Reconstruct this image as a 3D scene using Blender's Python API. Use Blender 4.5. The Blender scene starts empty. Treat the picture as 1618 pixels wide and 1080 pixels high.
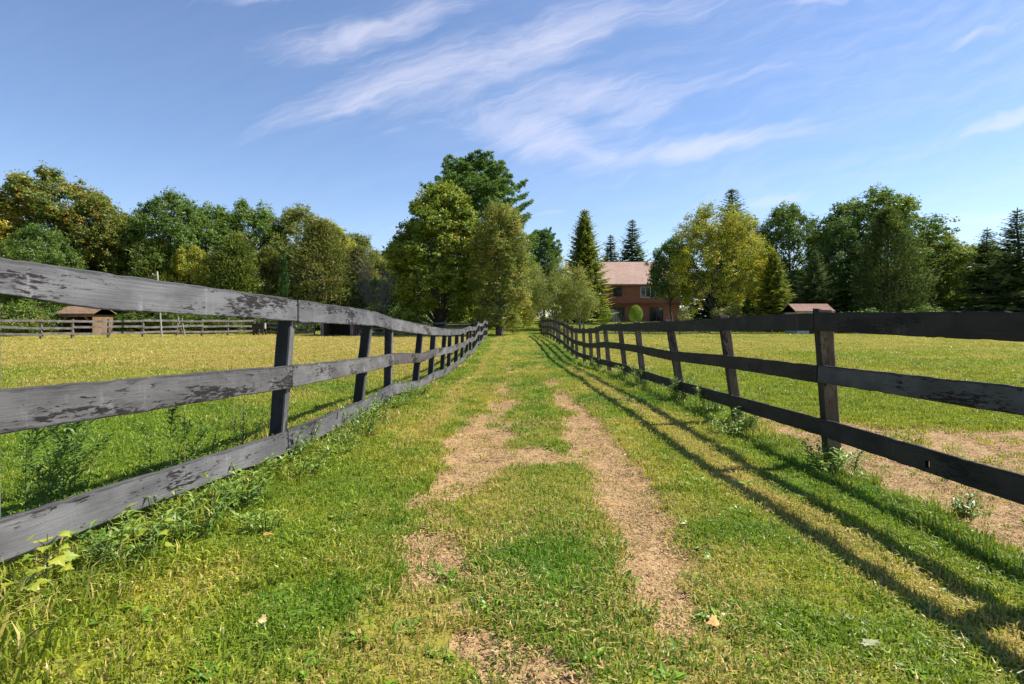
import bpy, math, random
import numpy as np
from mathutils import Vector

PI = math.pi
rng = np.random.default_rng(11)
random.seed(5)
scene = bpy.context.scene
COL = scene.collection

# ------------------------------------------------------------------ noise
def _hash(ix, iy, seed):
    h = (ix.astype(np.int64) * 374761393 + iy.astype(np.int64) * 668265263 + seed * 2246822519) & 0xFFFFFFFF
    h = ((h ^ (h >> 13)) * 1274126177) & 0xFFFFFFFF
    h = ((h ^ (h >> 16)) * 2654435761) & 0xFFFFFFFF
    return (h ^ (h >> 15)).astype(np.float64) / 4294967296.0

def vnoise(x, y, seed=0):
    x = np.asarray(x, float); y = np.asarray(y, float)
    ix = np.floor(x); iy = np.floor(y)
    fx = x - ix; fy = y - iy
    fx = fx * fx * (3 - 2 * fx); fy = fy * fy * (3 - 2 * fy)
    a = _hash(ix, iy, seed); b = _hash(ix + 1, iy, seed)
    c = _hash(ix, iy + 1, seed); d = _hash(ix + 1, iy + 1, seed)
    return (a * (1 - fx) + b * fx) * (1 - fy) + (c * (1 - fx) + d * fx) * fy

def fbm(x, y, seed=0, octv=4):
    s = 0; a = 0.5; t = 0
    for k in range(octv):
        s = s + a * vnoise(np.asarray(x) * 2 ** k + 17.3 * k, np.asarray(y) * 2 ** k - 9.1 * k, seed + k)
        t += a; a *= 0.55
    return s / t

def sstep(a, b, x):
    t = np.clip((np.asarray(x, float) - a) / (b - a), 0, 1)
    return t * t * (3 - 2 * t)

# ------------------------------------------------------------------ terrain
LP = [(-30, .25), (-5, .24), (2.3, .2), (4.66, .1), (7.1, 0), (8.7, -.04), (11.2, -.15), (13.2, -.21), (15.3, -.29), (19, -.36),
      (24, -.35), (30, -.27), (38, -.15), (46, -.06), (52, .05), (60, .3), (88, 1.0), (150, 1.7), (700, 4)]
RP = [(-30, -.05), (2.8, -.07), (5.4, -.09), (7.65, -.09), (10, -.13), (12.8, -.18), (14.7, -.2), (17, -.27), (18.7, -.33), (20.3, -.38),
      (22, -.41), (24.5, -.43), (26, -.36), (28, -.29), (29.5, -.2), (32, -.13), (34, -.07), (38, -.02), (43, -.04), (48, -.08),
      (52, 0.03), (60, .3), (88, 1.0), (150, 1.7), (700, 4)]
PP = [(-30, .05), (10, 0), (30, -.06), (55, -.08), (62, .1), (88, 1.0), (150, 1.7), (700, 4)]

def _lp(y, pts):
    a = np.array(pts)
    y = np.asarray(y, float)
    w = np.clip(np.abs(y) * .05, .25, 2.5)
    return sum(np.interp(y + o * w, a[:, 0], a[:, 1]) for o in (-1, -.5, 0, .5, 1)) / 5

def ground_h(x, y):
    x = np.asarray(x, float); y = np.asarray(y, float)
    t = sstep(-1.9, 3.0, x)
    lane = _lp(y, LP) * (1 - t) + _lp(y, RP) * t
    w = np.maximum(sstep(2.2, 12, -x), sstep(3.2, 12, x))
    z = lane * (1 - w) + _lp(y, PP) * w
    z = z + .05 * (fbm(x * .35, y * .35, 3, 3) - .5) + .02 * (fbm(x * 2.2, y * 2.2, 8, 3) - .5)
    inl = sstep(-1.6, -1.2, x) * (1 - sstep(1.7, 2.1, x)) * (1 - sstep(30, 45, y))
    z = z - .035 * inl * (np.exp(-((x + .33) / .28) ** 2) + np.exp(-((x - .86) / .28) ** 2))
    return z

def gz(x, y):
    return float(ground_h(np.array([x]), np.array([y]))[0])

def at(px, d):
    return (px - 812.0) * d / 900.0

def hz(py, d):
    return 1.3 + (505.0 - py) * d / 900.0

# ------------------------------------------------------------------ bare earth and colour of the turf
def track(x, y, ys, xs, hw, st):
    c = np.interp(y, ys, xs); h = np.interp(y, ys, hw); s = np.interp(y, ys, st, left=st[0], right=0)
    return s * (1 - sstep(.35, 1.45, np.abs(x - c) / h))

def dirt(x, y):
    n = fbm(x * 2.1, y * 1.5, 21, 4); n2 = fbm(x * 6, y * 5, 22, 3)
    n3 = fbm(x * 1.1 + 3, y * .8, 23, 3); x_ = x; x = x + (n3 - .5) * .30 + (n2 - .5) * .10
    f = track(x, y, [0, 2, 2.3, 3, 3.5, 4, 5, 6.1, 8, 12, 20, 32], [.1, .1, -.2, -.42, -.45, -.45, -.35, -.3, -.3, -.2, -.15, 0],
              [.28, .28, .28, .28, .28, .28, .38, .46, .34, .26, .2, .15], [.76, .76, .56, .48, .48, .66, 1, 1.05, .76, .62, .50, .1])
    f = np.maximum(f, track(x, y, [0, 2, 2.35, 2.8, 3.6, 4.6, 6.6, 9, 13, 20, 30], [.68, .68, .73, .8, .86, .82, .88, .92, .95, .95, .9],
                            [.13, .13, .17, .25, .33, .34, .36, .31, .24, .18, .1], [.45, .5, .68, 1.0, 1.1, 1.1, 1.05, .82, .66, .45, .1]))
    mid = np.exp(-(((x - .22) / .75) ** 2 + ((y - 5.55) / .75) ** 2)) * .88
    mid = np.maximum(mid, .68 * np.exp(-(((x - .3) / .7) ** 2 + ((y - 7.4) / .7) ** 2)))
    mid = np.maximum(mid, .6 * np.exp(-(((x - .3) / .7) ** 2 + ((y - 10) / 1.2) ** 2)))
    f = np.maximum(f, mid)
    isl = np.exp(-(((x - .25) / .42) ** 4 + ((y - 4.1) / .85) ** 4))
    f = f - .75 * isl
    d = sstep(.34, .74, f + (n - .5) * 1.15 + (n2 - .5) * .6); x = x_
    # the churned paddock behind the right fence
    xb = np.interp(y, [0, 2, 3.3, 4.3, 5.4, 7.6, 9], [2.85, 2.85, 2.9, 3.0, 3.08, 3.2, 3.5]) + (n - .5) * .45
    yf = np.interp(x, [3, 3.6, 4.6, 6.5, 12, 30], [10.2, 9.2, 7.7, 7.0, 6.7, 6.3]) + (n - .5) * 1.1 + (n2 - .5) * .5
    dp = sstep(-.1, .12, x - xb) * (1 - sstep(-.18, .25, y - yf)) * (.86 + .14 * sstep(.35, .5, n2))
    dp = np.maximum(dp, .7 * sstep(.55, .62, fbm(x * .8, y * .8, 31, 3)) * np.exp(-(((x - 3.4) / .8) ** 2 + ((y - 10.5) / 2.5) ** 2)))
    return np.clip(np.maximum(d, dp), 0, 1)

C_LUSH = np.array([.150, .275, .020]); C_YEL = np.array([.37, .395, .034]); C_DRY = np.array([.50, .385, .07]); C_STRAW = np.array([.54, .45, .22])

def turf(x, y):
    """colour of the turf and its share of dry blades"""
    a = fbm(x * .55, y * .4, 41, 4); b = fbm(x * 2.3, y * 1.7, 42, 3); c = fbm(x * .12, y * .1, 43, 3)
    yel = np.clip(.50 + (a - .5) * 2.2 + (b - .5) * 1.0, 0, 1)
    dry = sstep(.48, .80, a * .6 + b * .4 + .04)
    lane = sstep(-1.9, -1.5, x) * (1 - sstep(2.5, 2.8, x))
    band = np.exp(-((x + 1.12 + .1 * np.sin(y * .6)) / .17) ** 2) * sstep(4.5, 7, y) * .8
    band = np.maximum(band, np.exp(-((x - 1.98 - .08 * np.sin(y)) / .26) ** 2) * .75 * (1 - sstep(14, 26, y)) * (.4 + b))
    dry = np.maximum(dry * (.45 + .55 * (1 - lane)), band * lane)
    # worn turf round the tracks
    tr = np.exp(-((x + .35) / .5) ** 2) + np.exp(-((x - .86) / .5) ** 2)
    dry = np.maximum(dry, lane * np.clip(tr, 0, 1) * sstep(.35, .65, b) * .62)
    mnd = lane * np.exp(-(((x - .25) / .45) ** 4)) * (1 - sstep(9, 20, y))
    yel = yel * (1 - .55 * mnd)
    lf = sstep(2.2, 3.0, -x)
    ld = sstep(6.5, 17, y + (a - .5) * 9)
    yel = yel * (1 - lf) + lf * np.clip(.15 + .75 * ld + (a - .5) * .7, 0, 1)
    dry = dry * (1 - lf) + lf * np.clip(ld * (.62 + (c - .5) * .6 + (b - .5) * .7), 0, 1) * (1 - .55 * np.exp(-((y - 14) / 2.0) ** 2))
    rf = sstep(3.2, 3.9, x)
    yel = yel * (1 - rf) + rf * np.clip(.72 + (a - .5) * .9, 0, 1)
    dry = dry * (1 - rf) + rf * np.clip(.30 * sstep(9, 30, y) + (a - .45) * .7 + (b - .5) * .3, 0, .8)
    edge = np.exp(-((x + 2.05) / .5) ** 2) + np.exp(-((x - 2.75) / .35) ** 2)
    yel = yel * (1 - .5 * np.clip(edge, 0, 1)); dry = dry * (1 - .6 * np.clip(edge, 0, 1))
    far = sstep(48, 60, y)
    yel = yel * (1 - far) + far * .45; dry = dry * (1 - .75 * far)
    col = C_LUSH[None, :] * (1 - yel)[:, None] + C_YEL[None, :] * yel[:, None]
    return col, dry

# ------------------------------------------------------------------ mesh helpers
def make_mesh(name, V, quads=None, tris=None, mats=(), smooth=False, attrs=None, uv=None, mi=None):
    me = bpy.data.meshes.new(name)
    V = np.asarray(V, np.float32)
    parts = []; sizes = []
    if quads is not None and len(quads):
        q = np.asarray(quads, np.int32); parts.append(q.ravel()); sizes.append(np.full(len(q), 4, np.int32))
    if tris is not None and len(tris):
        t = np.asarray(tris, np.int32); parts.append(t.ravel()); sizes.append(np.full(len(t), 3, np.int32))
    loops = np.concatenate(parts); sz = np.concatenate(sizes)
    start = np.concatenate([[0], np.cumsum(sz)[:-1]]).astype(np.int32)
    me.vertices.add(len(V)); me.vertices.foreach_set('co', V.ravel())
    me.loops.add(len(loops)); me.loops.foreach_set('vertex_index', loops)
    me.polygons.add(len(sz)); me.polygons.foreach_set('loop_start', start)
    if mi is not None:
        me.polygons.foreach_set('material_index', np.asarray(mi, np.int32))
    me.polygons.foreach_set('use_smooth', np.full(len(sz), bool(smooth)))
    if uv is not None:
        l = me.uv_layers.new(name='UVMap')
        l.data.foreach_set('uv', np.asarray(uv, np.float32)[loops].ravel())
    for k, (typ, arr) in (attrs or {}).items():
        at_ = me.attributes.new(k, typ, 'POINT')
        arr = np.asarray(arr, np.float32)
        at_.data.foreach_set({'FLOAT': 'value', 'FLOAT_COLOR': 'color', 'FLOAT_VECTOR': 'vector'}[typ], arr.ravel())
    for m in mats:
        me.materials.append(m)
    me.update(calc_edges=True)
    return me

def obj(name, me, parent=None, loc=None, label=None, cat=None, group=None, kind=None):
    o = bpy.data.objects.new(name, me); COL.objects.link(o)
    if parent is not None:
        o.parent = parent
    if loc is not None:
        o.location = loc
    tag(o, label, cat, group, kind)
    return o

def tag(o, label=None, cat=None, group=None, kind=None):
    if label: o['label'] = label
    if cat: o['category'] = cat
    if group: o['group'] = group
    if kind: o['kind'] = kind
    return o

def empty(name, loc, label, cat, group=None):
    o = bpy.data.objects.new(name, None); o.empty_display_size = .3
    COL.objects.link(o); o.location = loc
    return tag(o, label, cat, group)

class MB:
    """collects quads and triangles for one mesh"""
    def __init__(s):
        s.V = []; s.Q = []; s.T = []; s.UV = []; s.n = 0
    def add(s, V, Q=(), T=(), UV=None):
        V = np.asarray(V, float).reshape(-1, 3)
        if len(Q): s.Q.append(np.asarray(Q, int) + s.n)
        if len(T): s.T.append(np.asarray(T, int) + s.n)
        s.V.append(V); s.UV.append(np.zeros((len(V), 2)) if UV is None else np.asarray(UV, float)); s.n += len(V)
    def box(s, x0, x1, y0, y1, z0, z1):
        V = [(x0, y0, z0), (x1, y0, z0), (x1, y1, z0), (x0, y1, z0), (x0, y0, z1), (x1, y0, z1), (x1, y1, z1), (x0, y1, z1)]
        s.add(V, [(3, 2, 1, 0), (4, 5, 6, 7), (0, 1, 5, 4), (1, 2, 6, 5), (2, 3, 7, 6), (3, 0, 4, 7)])
    def tube(s, pts, rad, sides=6, cap=True):
        V, Q, T = tube(pts, rad, sides, cap); s.add(V, Q, T)
    def prism(s, poly, y0, y1, axis='y'):
        """a polygon in the x-z plane pushed along y (or in y-z pushed along x)"""
        n = len(poly)
        if axis == 'y':
            V = [(a, y0, b) for a, b in poly] + [(a, y1, b) for a, b in poly]
        else:
            V = [(y0, a, b) for a, b in poly] + [(y1, a, b) for a, b in poly]
        Q = [(i, (i + 1) % n, (i + 1) % n + n, i + n) for i in range(n)]
        T = [(0, i + 1, i) for i in range(1, n - 1)] + [(n, n + i, n + i + 1) for i in range(1, n - 1)]
        s.add(V, Q, T)
    def mesh(s, name, mats=(), smooth=False, uv=False):
        return make_mesh(name, np.concatenate(s.V), np.concatenate(s.Q) if s.Q else None, np.concatenate(s.T) if s.T else None,
                         mats if isinstance(mats, (list, tuple)) else [mats], smooth, uv=np.concatenate(s.UV) if uv else None)

def tube(pts, rad, sides=6, cap=True):
    pts = np.asarray(pts, float); n = len(pts); rad = np.broadcast_to(np.asarray(rad, float), (n,))
    tan = np.gradient(pts, axis=0); tan /= np.linalg.norm(tan, axis=1, keepdims=True) + 1e-9
    ref = np.array([0, 0, 1.]) if abs(tan[:, 2]).mean() < .8 else np.array([1., 0, 0])
    u = np.cross(tan, ref); u /= np.linalg.norm(u, axis=1, keepdims=True) + 1e-9
    v = np.cross(tan, u)
    a = np.arange(sides) * 2 * PI / sides
    V = pts[:, None, :] + rad[:, None, None] * (np.cos(a)[None, :, None] * u[:, None, :] + np.sin(a)[None, :, None] * v[:, None, :])
    V = V.reshape(-1, 3)
    i = np.arange(n - 1)[:, None] * sides; k = np.arange(sides)[None, :]; k2 = (k + 1) % sides
    Q = np.stack([i + k, i + k2, i + sides + k2, i + sides + k], -1).reshape(-1, 4)
    T = []
    if cap:
        V = np.vstack([V, pts[-1] + tan[-1] * rad[-1] * .4]); b = (n - 1) * sides
        T = [(b + q, b + (q + 1) % sides, n * sides) for q in range(sides)]
    return V, Q, T

# ------------------------------------------------------------------ materials
class NT:
    def __init__(s, name):
        s.m = bpy.data.materials.new(name); s.m.use_nodes = True
        s.t = s.m.node_tree; s.t.nodes.clear()
        s.out = s.t.nodes.new('ShaderNodeOutputMaterial')
    def n(s, typ, **kw):
        nd = s.t.nodes.new(typ)
        for k, v in kw.items():
            if k == 'ins':
                for a, b in v.items():
                    s.set(nd, a, b)
            else:
                setattr(nd, k, v)
        return nd
    def set(s, nd, a, b):
        so = nd.inputs[a]
        if isinstance(b, bpy.types.NodeSocket):
            s.t.links.new(b, so)
        else:
            so.default_value = b
    def math(s, op, a, b=0.0, c=0.0, clamp=False):
        nd = s.n('ShaderNodeMath', operation=op, use_clamp=clamp)
        for i, q in enumerate((a, b, c)):
            s.set(nd, i, q)
        return nd.outputs[0]
    def mix(s, f, a, b, blend='MIX'):
        nd = s.n('ShaderNodeMix', data_type='RGBA', blend_type=blend)
        s.set(nd, 'Factor', f)
        for i, q in ((6, a), (7, b)):
            if not isinstance(q, bpy.types.NodeSocket):
                q = (*q, 1) if len(q) == 3 else q
            s.set(nd, i, q)
        return nd.outputs[2]
    def noise(s, vec, scale, detail=3, rough=.55, dist=0.0):
        nd = s.n('ShaderNodeTexNoise', ins={'Scale': scale, 'Detail': detail, 'Roughness': rough, 'Distortion': dist})
        if vec is not None: s.set(nd, 'Vector', vec)
        return nd.outputs['Fac']
    def ramp(s, f, a, b, lo=0.0, hi=1.0):
        nd = s.n('ShaderNodeMapRange', interpolation_type='SMOOTHSTEP', ins={0: f, 1: a, 2: b, 3: lo, 4: hi})
        return nd.outputs[0]
    def mapv(s, vec, scale=(1, 1, 1), loc=(0, 0, 0), rot=(0, 0, 0), typ='POINT'):
        nd = s.n('ShaderNodeMapping', vector_type=typ, ins={'Vector': vec, 'Scale': scale, 'Location': loc, 'Rotation': rot})
        return nd.outputs[0]
    def bump(s, h, strength=.4, dist=.01):
        return s.n('ShaderNodeBump', ins={'Height': h, 'Strength': strength, 'Distance': dist}).outputs[0]
    def principled(s, col, rough=.8, normal=None, spec=.3, **kw):
        b = s.n('ShaderNodeBsdfPrincipled')
        s.set(b, 'Base Color', col if isinstance(col, bpy.types.NodeSocket) else (*col, 1))
        s.set(b, 'Roughness', rough); s.set(b, 'Specular IOR Level', spec)
        if normal is not None: s.set(b, 'Normal', normal)
        for k, v in kw.items(): s.set(b, k, v)
        s.t.links.new(b.outputs[0], s.out.inputs[0])
        return s.m
    def obco(s):
        return s.n('ShaderNodeTexCoord').outputs['Object']
    def uv(s):
        return s.n('ShaderNodeTexCoord').outputs['UV']
    def attr(s, name, typ='GEOMETRY', out='Color'):
        return s.n('ShaderNodeAttribute', attribute_name=name, attribute_type=typ).outputs[out]

def leafy(t, col, trans=.35, gloss=.022, rough=.5, tcol=None):
    d = t.n('ShaderNodeBsdfDiffuse', ins={'Color': col})
    tr = t.n('ShaderNodeBsdfTranslucent', ins={'Color': tcol if tcol is not None else col})
    m = t.n('ShaderNodeMixShader', ins={0: trans, 1: d.outputs[0], 2: tr.outputs[0]})
    g = t.n('ShaderNodeBsdfGlossy', ins={'Color': (1, 1, 1, 1), 'Roughness': rough})
    m2 = t.n('ShaderNodeMixShader', ins={0: gloss, 1: m.outputs[0], 2: g.outputs[0]})
    t.t.links.new(m2.outputs[0], t.out.inputs[0])
    return t.m

def leaf_mat(name, c1, c2, c3=None, f3=0.0, trans=.42):
    """c1 -> c2 by twig, some twigs c3"""
    t = NT(name)
    a = t.n('ShaderNodeSeparateColor'); t.set(a, 0, t.attr('lc'))
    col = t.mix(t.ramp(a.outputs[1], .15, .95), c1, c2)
    if c3 is not None:
        col = t.mix(t.ramp(a.outputs[2], 1 - f3 - .12, 1 - f3 + .12), col, c3)
    k = t.math('MULTIPLY_ADD', a.outputs[0], .7, .65)
    vm = t.n('ShaderNodeVectorMath', operation='SCALE'); t.set(vm, 0, col); t.set(vm, 'Scale', k)
    return leafy(t, vm.outputs[0], trans=trans)

def bark_mat(name, c1, c2):
    t = NT(name); v = t.obco()
    n = t.noise(t.mapv(v, (14, 14, 2.5)), 1.0, 4)
    col = t.mix(t.ramp(n, .35, .65), c1, c2)
    return t.principled(col, .9, t.bump(n, .8, .03))

def plain_mat(name, col, rough=.7, var=.12, scale=4.0, spec=.3, bump=0.0):
    t = NT(name); n = t.noise(t.obco(), scale, 4)
    lo = tuple(c * (1 - var) for c in col); hi = tuple(min(1, c * (1 + var)) for c in col)
    c = t.mix(t.ramp(n, .3, .7), lo, hi)
    return t.principled(c, rough, t.bump(n, bump, .02) if bump else None, spec)

def board_mat(name, dark, mid, pale, stain, stain_amt, streak_amt):
    """weathered painted board; uv is in metres, u along the board"""
    t = NT(name); uv = t.uv()
    tint = t.n('ShaderNodeObjectInfo').outputs['Color']
    grain = t.noise(t.mapv(uv, (2.2, 90, 1)), 1.0, 4, .6, .3)
    cloud = t.noise(t.mapv(uv, (2.4, 5, 1), (3, 7, 0)), 1.0, 4, .6)
    streak = t.noise(t.mapv(uv, (14, 2.6, 1), (1, 5, 0)), 1.0, 4, .65, .3)
    fl = t.noise(t.mapv(uv, (13, 55, 1), (9, 2, 0), (0, 0, .08)), 1.0, 6, .7, .5)
    fl_big = t.noise(t.mapv(uv, (1.05, 4.2, 1), (2, 9, 0)), 1.0, 4, .6)
    col = t.mix(t.ramp(cloud, .3, .7), dark, mid)
    col = t.mix(t.math('MULTIPLY', t.ramp(streak, .56, .80), t.math('MULTIPLY', t.ramp(cloud, .35, .7), streak_amt * 1.5)), col, pale)
    col = t.mix(t.math('MULTIPLY', t.ramp(grain, .48, .72), .35), col, tuple(c * .45 for c in dark))
    s = t.math('ADD', fl, t.math('MULTIPLY_ADD', fl_big, 1.25, -.63))
    col = t.mix(t.ramp(s, .66 - stain_amt, .74 - stain_amt), col, stain)
    # nail heads' rust and worn edges come with the edge mask kept in uv-free attribute 'edge'
    e = t.attr('edge', out='Fac')
    en = t.noise(t.mapv(uv, (7, 20, 1)), 1.0, 4, .7)
    col = t.mix(t.math('MULTIPLY', t.ramp(t.math('MULTIPLY', e, en), .24, .42), .85), col, tuple(c * .35 + .012 for c in dark))
    col = t.mix(1.0, col, tint, 'MULTIPLY')
    h = t.math('ADD', t.math('MULTIPLY', grain, .6), t.math('MULTIPLY', fl, .5))
    return t.principled(col, .72, t.bump(h, .6, .006), .3)

M = {}
M['board_grey'] = board_mat('weathered_board_lit_post_face', (.070, .070, .075), (.134, .134, .140), (.33, .33, .335), (.012, .010, .010), .10, .5)  # weathered boards; also the sunlit side painted onto the left posts
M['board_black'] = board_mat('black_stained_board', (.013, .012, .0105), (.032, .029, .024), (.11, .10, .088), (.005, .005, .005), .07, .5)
M['post_shaded'] = board_mat('shaded_post_faces', (.014, .014, .015), (.032, .032, .035), (.12, .12, .125), (.006, .006, .006), .06, .25)  # near black, holds the shade on left post faces turned from the sun
M['post_brown'] = board_mat('bare_wood_post', (.065, .048, .032), (.20, .15, .095), (.34, .27, .18), (.014, .011, .009), .04, .35)
M['nail'] = plain_mat('rusty_nail_head', (.030, .020, .015), .6)
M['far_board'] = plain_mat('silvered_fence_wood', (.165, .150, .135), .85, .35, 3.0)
M['far_post'] = plain_mat('brown_fence_post', (.15, .12, .095), .85, .3, 3.0)
M['far_board_shaded'] = plain_mat('shaded_fence_wood', (.13, .12, .11), .85, .35, 3.0)  # silvered fence wood darkened to stand for the shade of the woods
M['far_board_white'] = plain_mat('pale_fence_wood', (.30, .28, .25), .85, .2, 3.0)
M['bark'] = bark_mat('grey_brown_bark', (.045, .038, .03), (.13, .115, .095))
M['bark_pale'] = bark_mat('pale_bark', (.10, .085, .07), (.27, .24, .20))
M['bark_twig'] = bark_mat('bare_grey_twigs', (.17, .145, .125), (.32, .285, .25))

# ------------------------------------------------------------------ world, sun, camera
SUN_EL, SUN_AZ = 50.0, 14.0            # azimuth from +x (right) towards +y (ahead)
world = bpy.data.worlds.new('World'); scene.world = world; world.use_nodes = True
def build_sky():
    t = world.node_tree; t.nodes.clear()
    N = t.nodes.new; L = t.links.new
    def put(nd, k, v):
        if isinstance(v, bpy.types.NodeSocket): L(v, nd.inputs[k])
        else: nd.inputs[k].default_value = v
    def mth(op, a, b=0.0, c=0.0, clamp=False):
        nd = N('ShaderNodeMath'); nd.operation = op; nd.use_clamp = clamp
        for i, q in enumerate((a, b, c)): put(nd, i, q)
        return nd.outputs[0]
    def mr(f, a, b, lo, hi):
        nd = N('ShaderNodeMapRange'); nd.interpolation_type = 'SMOOTHSTEP'
        for i, q in enumerate((f, a, b, lo, hi)): put(nd, i, q)
        return nd.outputs[0]
    sky = N('ShaderNodeTexSky'); sky.sky_type = 'NISHITA'; sky.sun_disc = False
    sky.sun_elevation = math.radians(SUN_EL); sky.sun_rotation = math.radians(90 - SUN_AZ)
    sky.air_density = 1.0; sky.dust_density = 0.0; sky.ozone_density = 4.5; sky.altitude = 100
    tc = N('ShaderNodeTexCoord')
    sep = N('ShaderNodeSeparateXYZ'); L(tc.outputs['Generated'], sep.inputs[0])
    # position on the vertical plane one unit north: cirrus lies at infinity, this only names directions of the sky
    y = mth('MAXIMUM', sep.outputs[1], .05)
    u = mth('DIVIDE', sep.outputs[0], y); v = mth('DIVIDE', sep.outputs[2], y)
    cmb = N('ShaderNodeCombineXYZ'); L(u, cmb.inputs[0]); L(v, cmb.inputs[1])
    def mapn(vec, loc, rot, scale, typ='TEXTURE'):
        nd = N('ShaderNodeMapping'); nd.vector_type = typ
        put(nd, 'Vector', vec); put(nd, 'Location', loc); put(nd, 'Rotation', (0, 0, rot)); put(nd, 'Scale', scale)
        return nd.outputs[0]
    def noise(vec, sc, det, ro, di=0.0):
        nd = N('ShaderNodeTexNoise'); put(nd, 'Vector', vec); put(nd, 'Scale', sc); put(nd, 'Detail', det); put(nd, 'Roughness', ro); put(nd, 'Distortion', di)
        return nd
    # warp
    w = noise(cmb.outputs[0], 2.6, 4, .6)
    wv = N('ShaderNodeVectorMath'); wv.operation = 'MULTIPLY_ADD'
    L(w.outputs['Color'], wv.inputs[0]); wv.inputs[1].default_value = (.22, .12, 0); wv.inputs[2].default_value = (-.11, -.06, 0)
    ad = N('ShaderNodeVectorMath'); ad.operation = 'ADD'; L(cmb.outputs[0], ad.inputs[0]); L(wv.outputs[0], ad.inputs[1])
    P = ad.outputs[0]
    fine = noise(mapn(P, (0, 0, 0), .30, (.5, .055, 1)), 1.7, 9, .70, .5).outputs['Fac']
    fine2 = noise(mapn(P, (3, 1, 0), .55, (.35, .09, 1)), 2.2, 6, .6, .3).outputs['Fac']
    tex = mth('MULTIPLY_ADD', fine, .65, mth('MULTIPLY', fine2, .35))
    blobs = [  # px, py, half length, half width, angle, strength
        (560, 62, 200, 34, 13, 1.0), (650, 30, 150, 40, 20, .8), (410, 3, 130, 12, 6, .85),
        (660, 128, 260, 50, 17, 1.0), (585, 172, 130, 20, 18, .85), (850, 75, 300, 58, 24, .95), (1010, 25, 260, 46, 14, .7),
        (900, 165, 230, 50, 6, .9), (850, 212, 190, 50, -16, 1.0), (1000, 190, 200, 44, 28, .75), (930, 240, 90, 20, -14, 1.0),
        (1110, 234, 220, 22, 9, 1.1), (1165, 130, 110, 12, 14, .65), (1290, 3, 140, 12, 6, .8), (1560, 55, 140, 15, 10, .75),
        (1600, 185, 130, 24, 14, .85), (1230, 314, 90, 16, 4, .75), (612, 216, 60, 9, 8, .5), (1550, 345, 130, 26, 4, .7),
        (870, 333, 70, 6, 6, .65), (640, 366, 40, 6, 0, .5), (760, 196, 120, 14, 3, .7), (1380, 120, 300, 60, 16, .45), (1450, 250, 300, 60, 8, .45)]
    tot = None
    for bx, by, hl, hw, an, st in blobs:
        m = mapn(P, ((bx - 812) / 900, (505 - by) / 900, 0), math.radians(an), (hl / 900, hw / 900, 1))
        ln = N('ShaderNodeVectorMath'); ln.operation = 'LENGTH'; L(m, ln.inputs[0])
        e = mr(ln.outputs['Value'], 0.0, 1.7, st, 0.0)
        tot = e if tot is None else mth('MAXIMUM', tot, e)
    cov = mr(mth('MULTIPLY_ADD', tot, .62, mth('MULTIPLY_ADD', tex, 1.25, -.36)), .42, 1.12, 0, 1)
    cov = mth('MULTIPLY', cov, mr(tot, .0, .3, 0, 1))
    veil = mth('MULTIPLY', mr(tex, .35, .75, 0, .22), mr(u, -.6, .9, .15, 1))
    front = mr(sep.outputs[1], .05, .2, 0, 1)
    cov = mth('MULTIPLY', mth('MAXIMUM', mth('MULTIPLY', cov, .55), veil), front, clamp=True)
    mx = N('ShaderNodeMix'); mx.data_type = 'RGBA'
    put(mx, 'Factor', cov); L(sky.outputs[0], mx.inputs[6]); mx.inputs[7].default_value = (CLOUD[0], CLOUD[1], CLOUD[2], 1)
    tn = N('ShaderNodeMix'); tn.data_type = 'RGBA'; tn.blend_type = 'MULTIPLY'; tn.inputs['Factor'].default_value = 1.0
    L(mx.outputs[2], tn.inputs[6]); tn.inputs[7].default_value = (1.05, .985, 1.0, 1)
    bg = N('ShaderNodeBackground'); L(tn.outputs[2], bg.inputs[0]); bg.inputs[1].default_value = SKY_S
    out = N('ShaderNodeOutputWorld'); L(bg.outputs[0], out.inputs[0])
SKY_S = .088
CLOUD = (5.6, 5.8, 6.5)
build_sky()

ld = bpy.data.lights.new('sun', 'SUN'); ld.energy = 5.0; ld.angle = math.radians(.5); ld.color = (1.0, .93, .82)
sun = bpy.data.objects.new('sun', ld); COL.objects.link(sun)
e_, a_ = math.radians(SUN_EL), math.radians(SUN_AZ)
sun.rotation_euler = Vector((math.cos(e_) * math.cos(a_), math.cos(e_) * math.sin(a_), math.sin(e_))).to_track_quat('Z', 'Y').to_euler()
sun.location = (30, 10, 40)

cd = bpy.data.cameras.new('camera'); cam = bpy.data.objects.new('camera', cd); COL.objects.link(cam)
cam.location = (0, 0, 1.3); cam.rotation_euler = (PI / 2, 0, 0)
cd.sensor_width = 36; cd.lens = 900 / 1618 * 36; cd.shift_x = -3 / 1618; cd.shift_y = -35 / 1618
cd.clip_start = .05; cd.clip_end = 3000
scene.camera = cam
scene.view_settings.view_transform = 'Standard'; scene.view_settings.look = 'None'
scene.view_settings.exposure = 1.0; scene.view_settings.gamma = 1
scene.cycles.max_bounces = 4; scene.cycles.diffuse_bounces = 2; scene.cycles.glossy_bounces = 2
scene.cycles.transmission_bounces = 4; scene.cycles.use_denoising = True
scene.cycles.sample_clamp_indirect = 6

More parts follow.
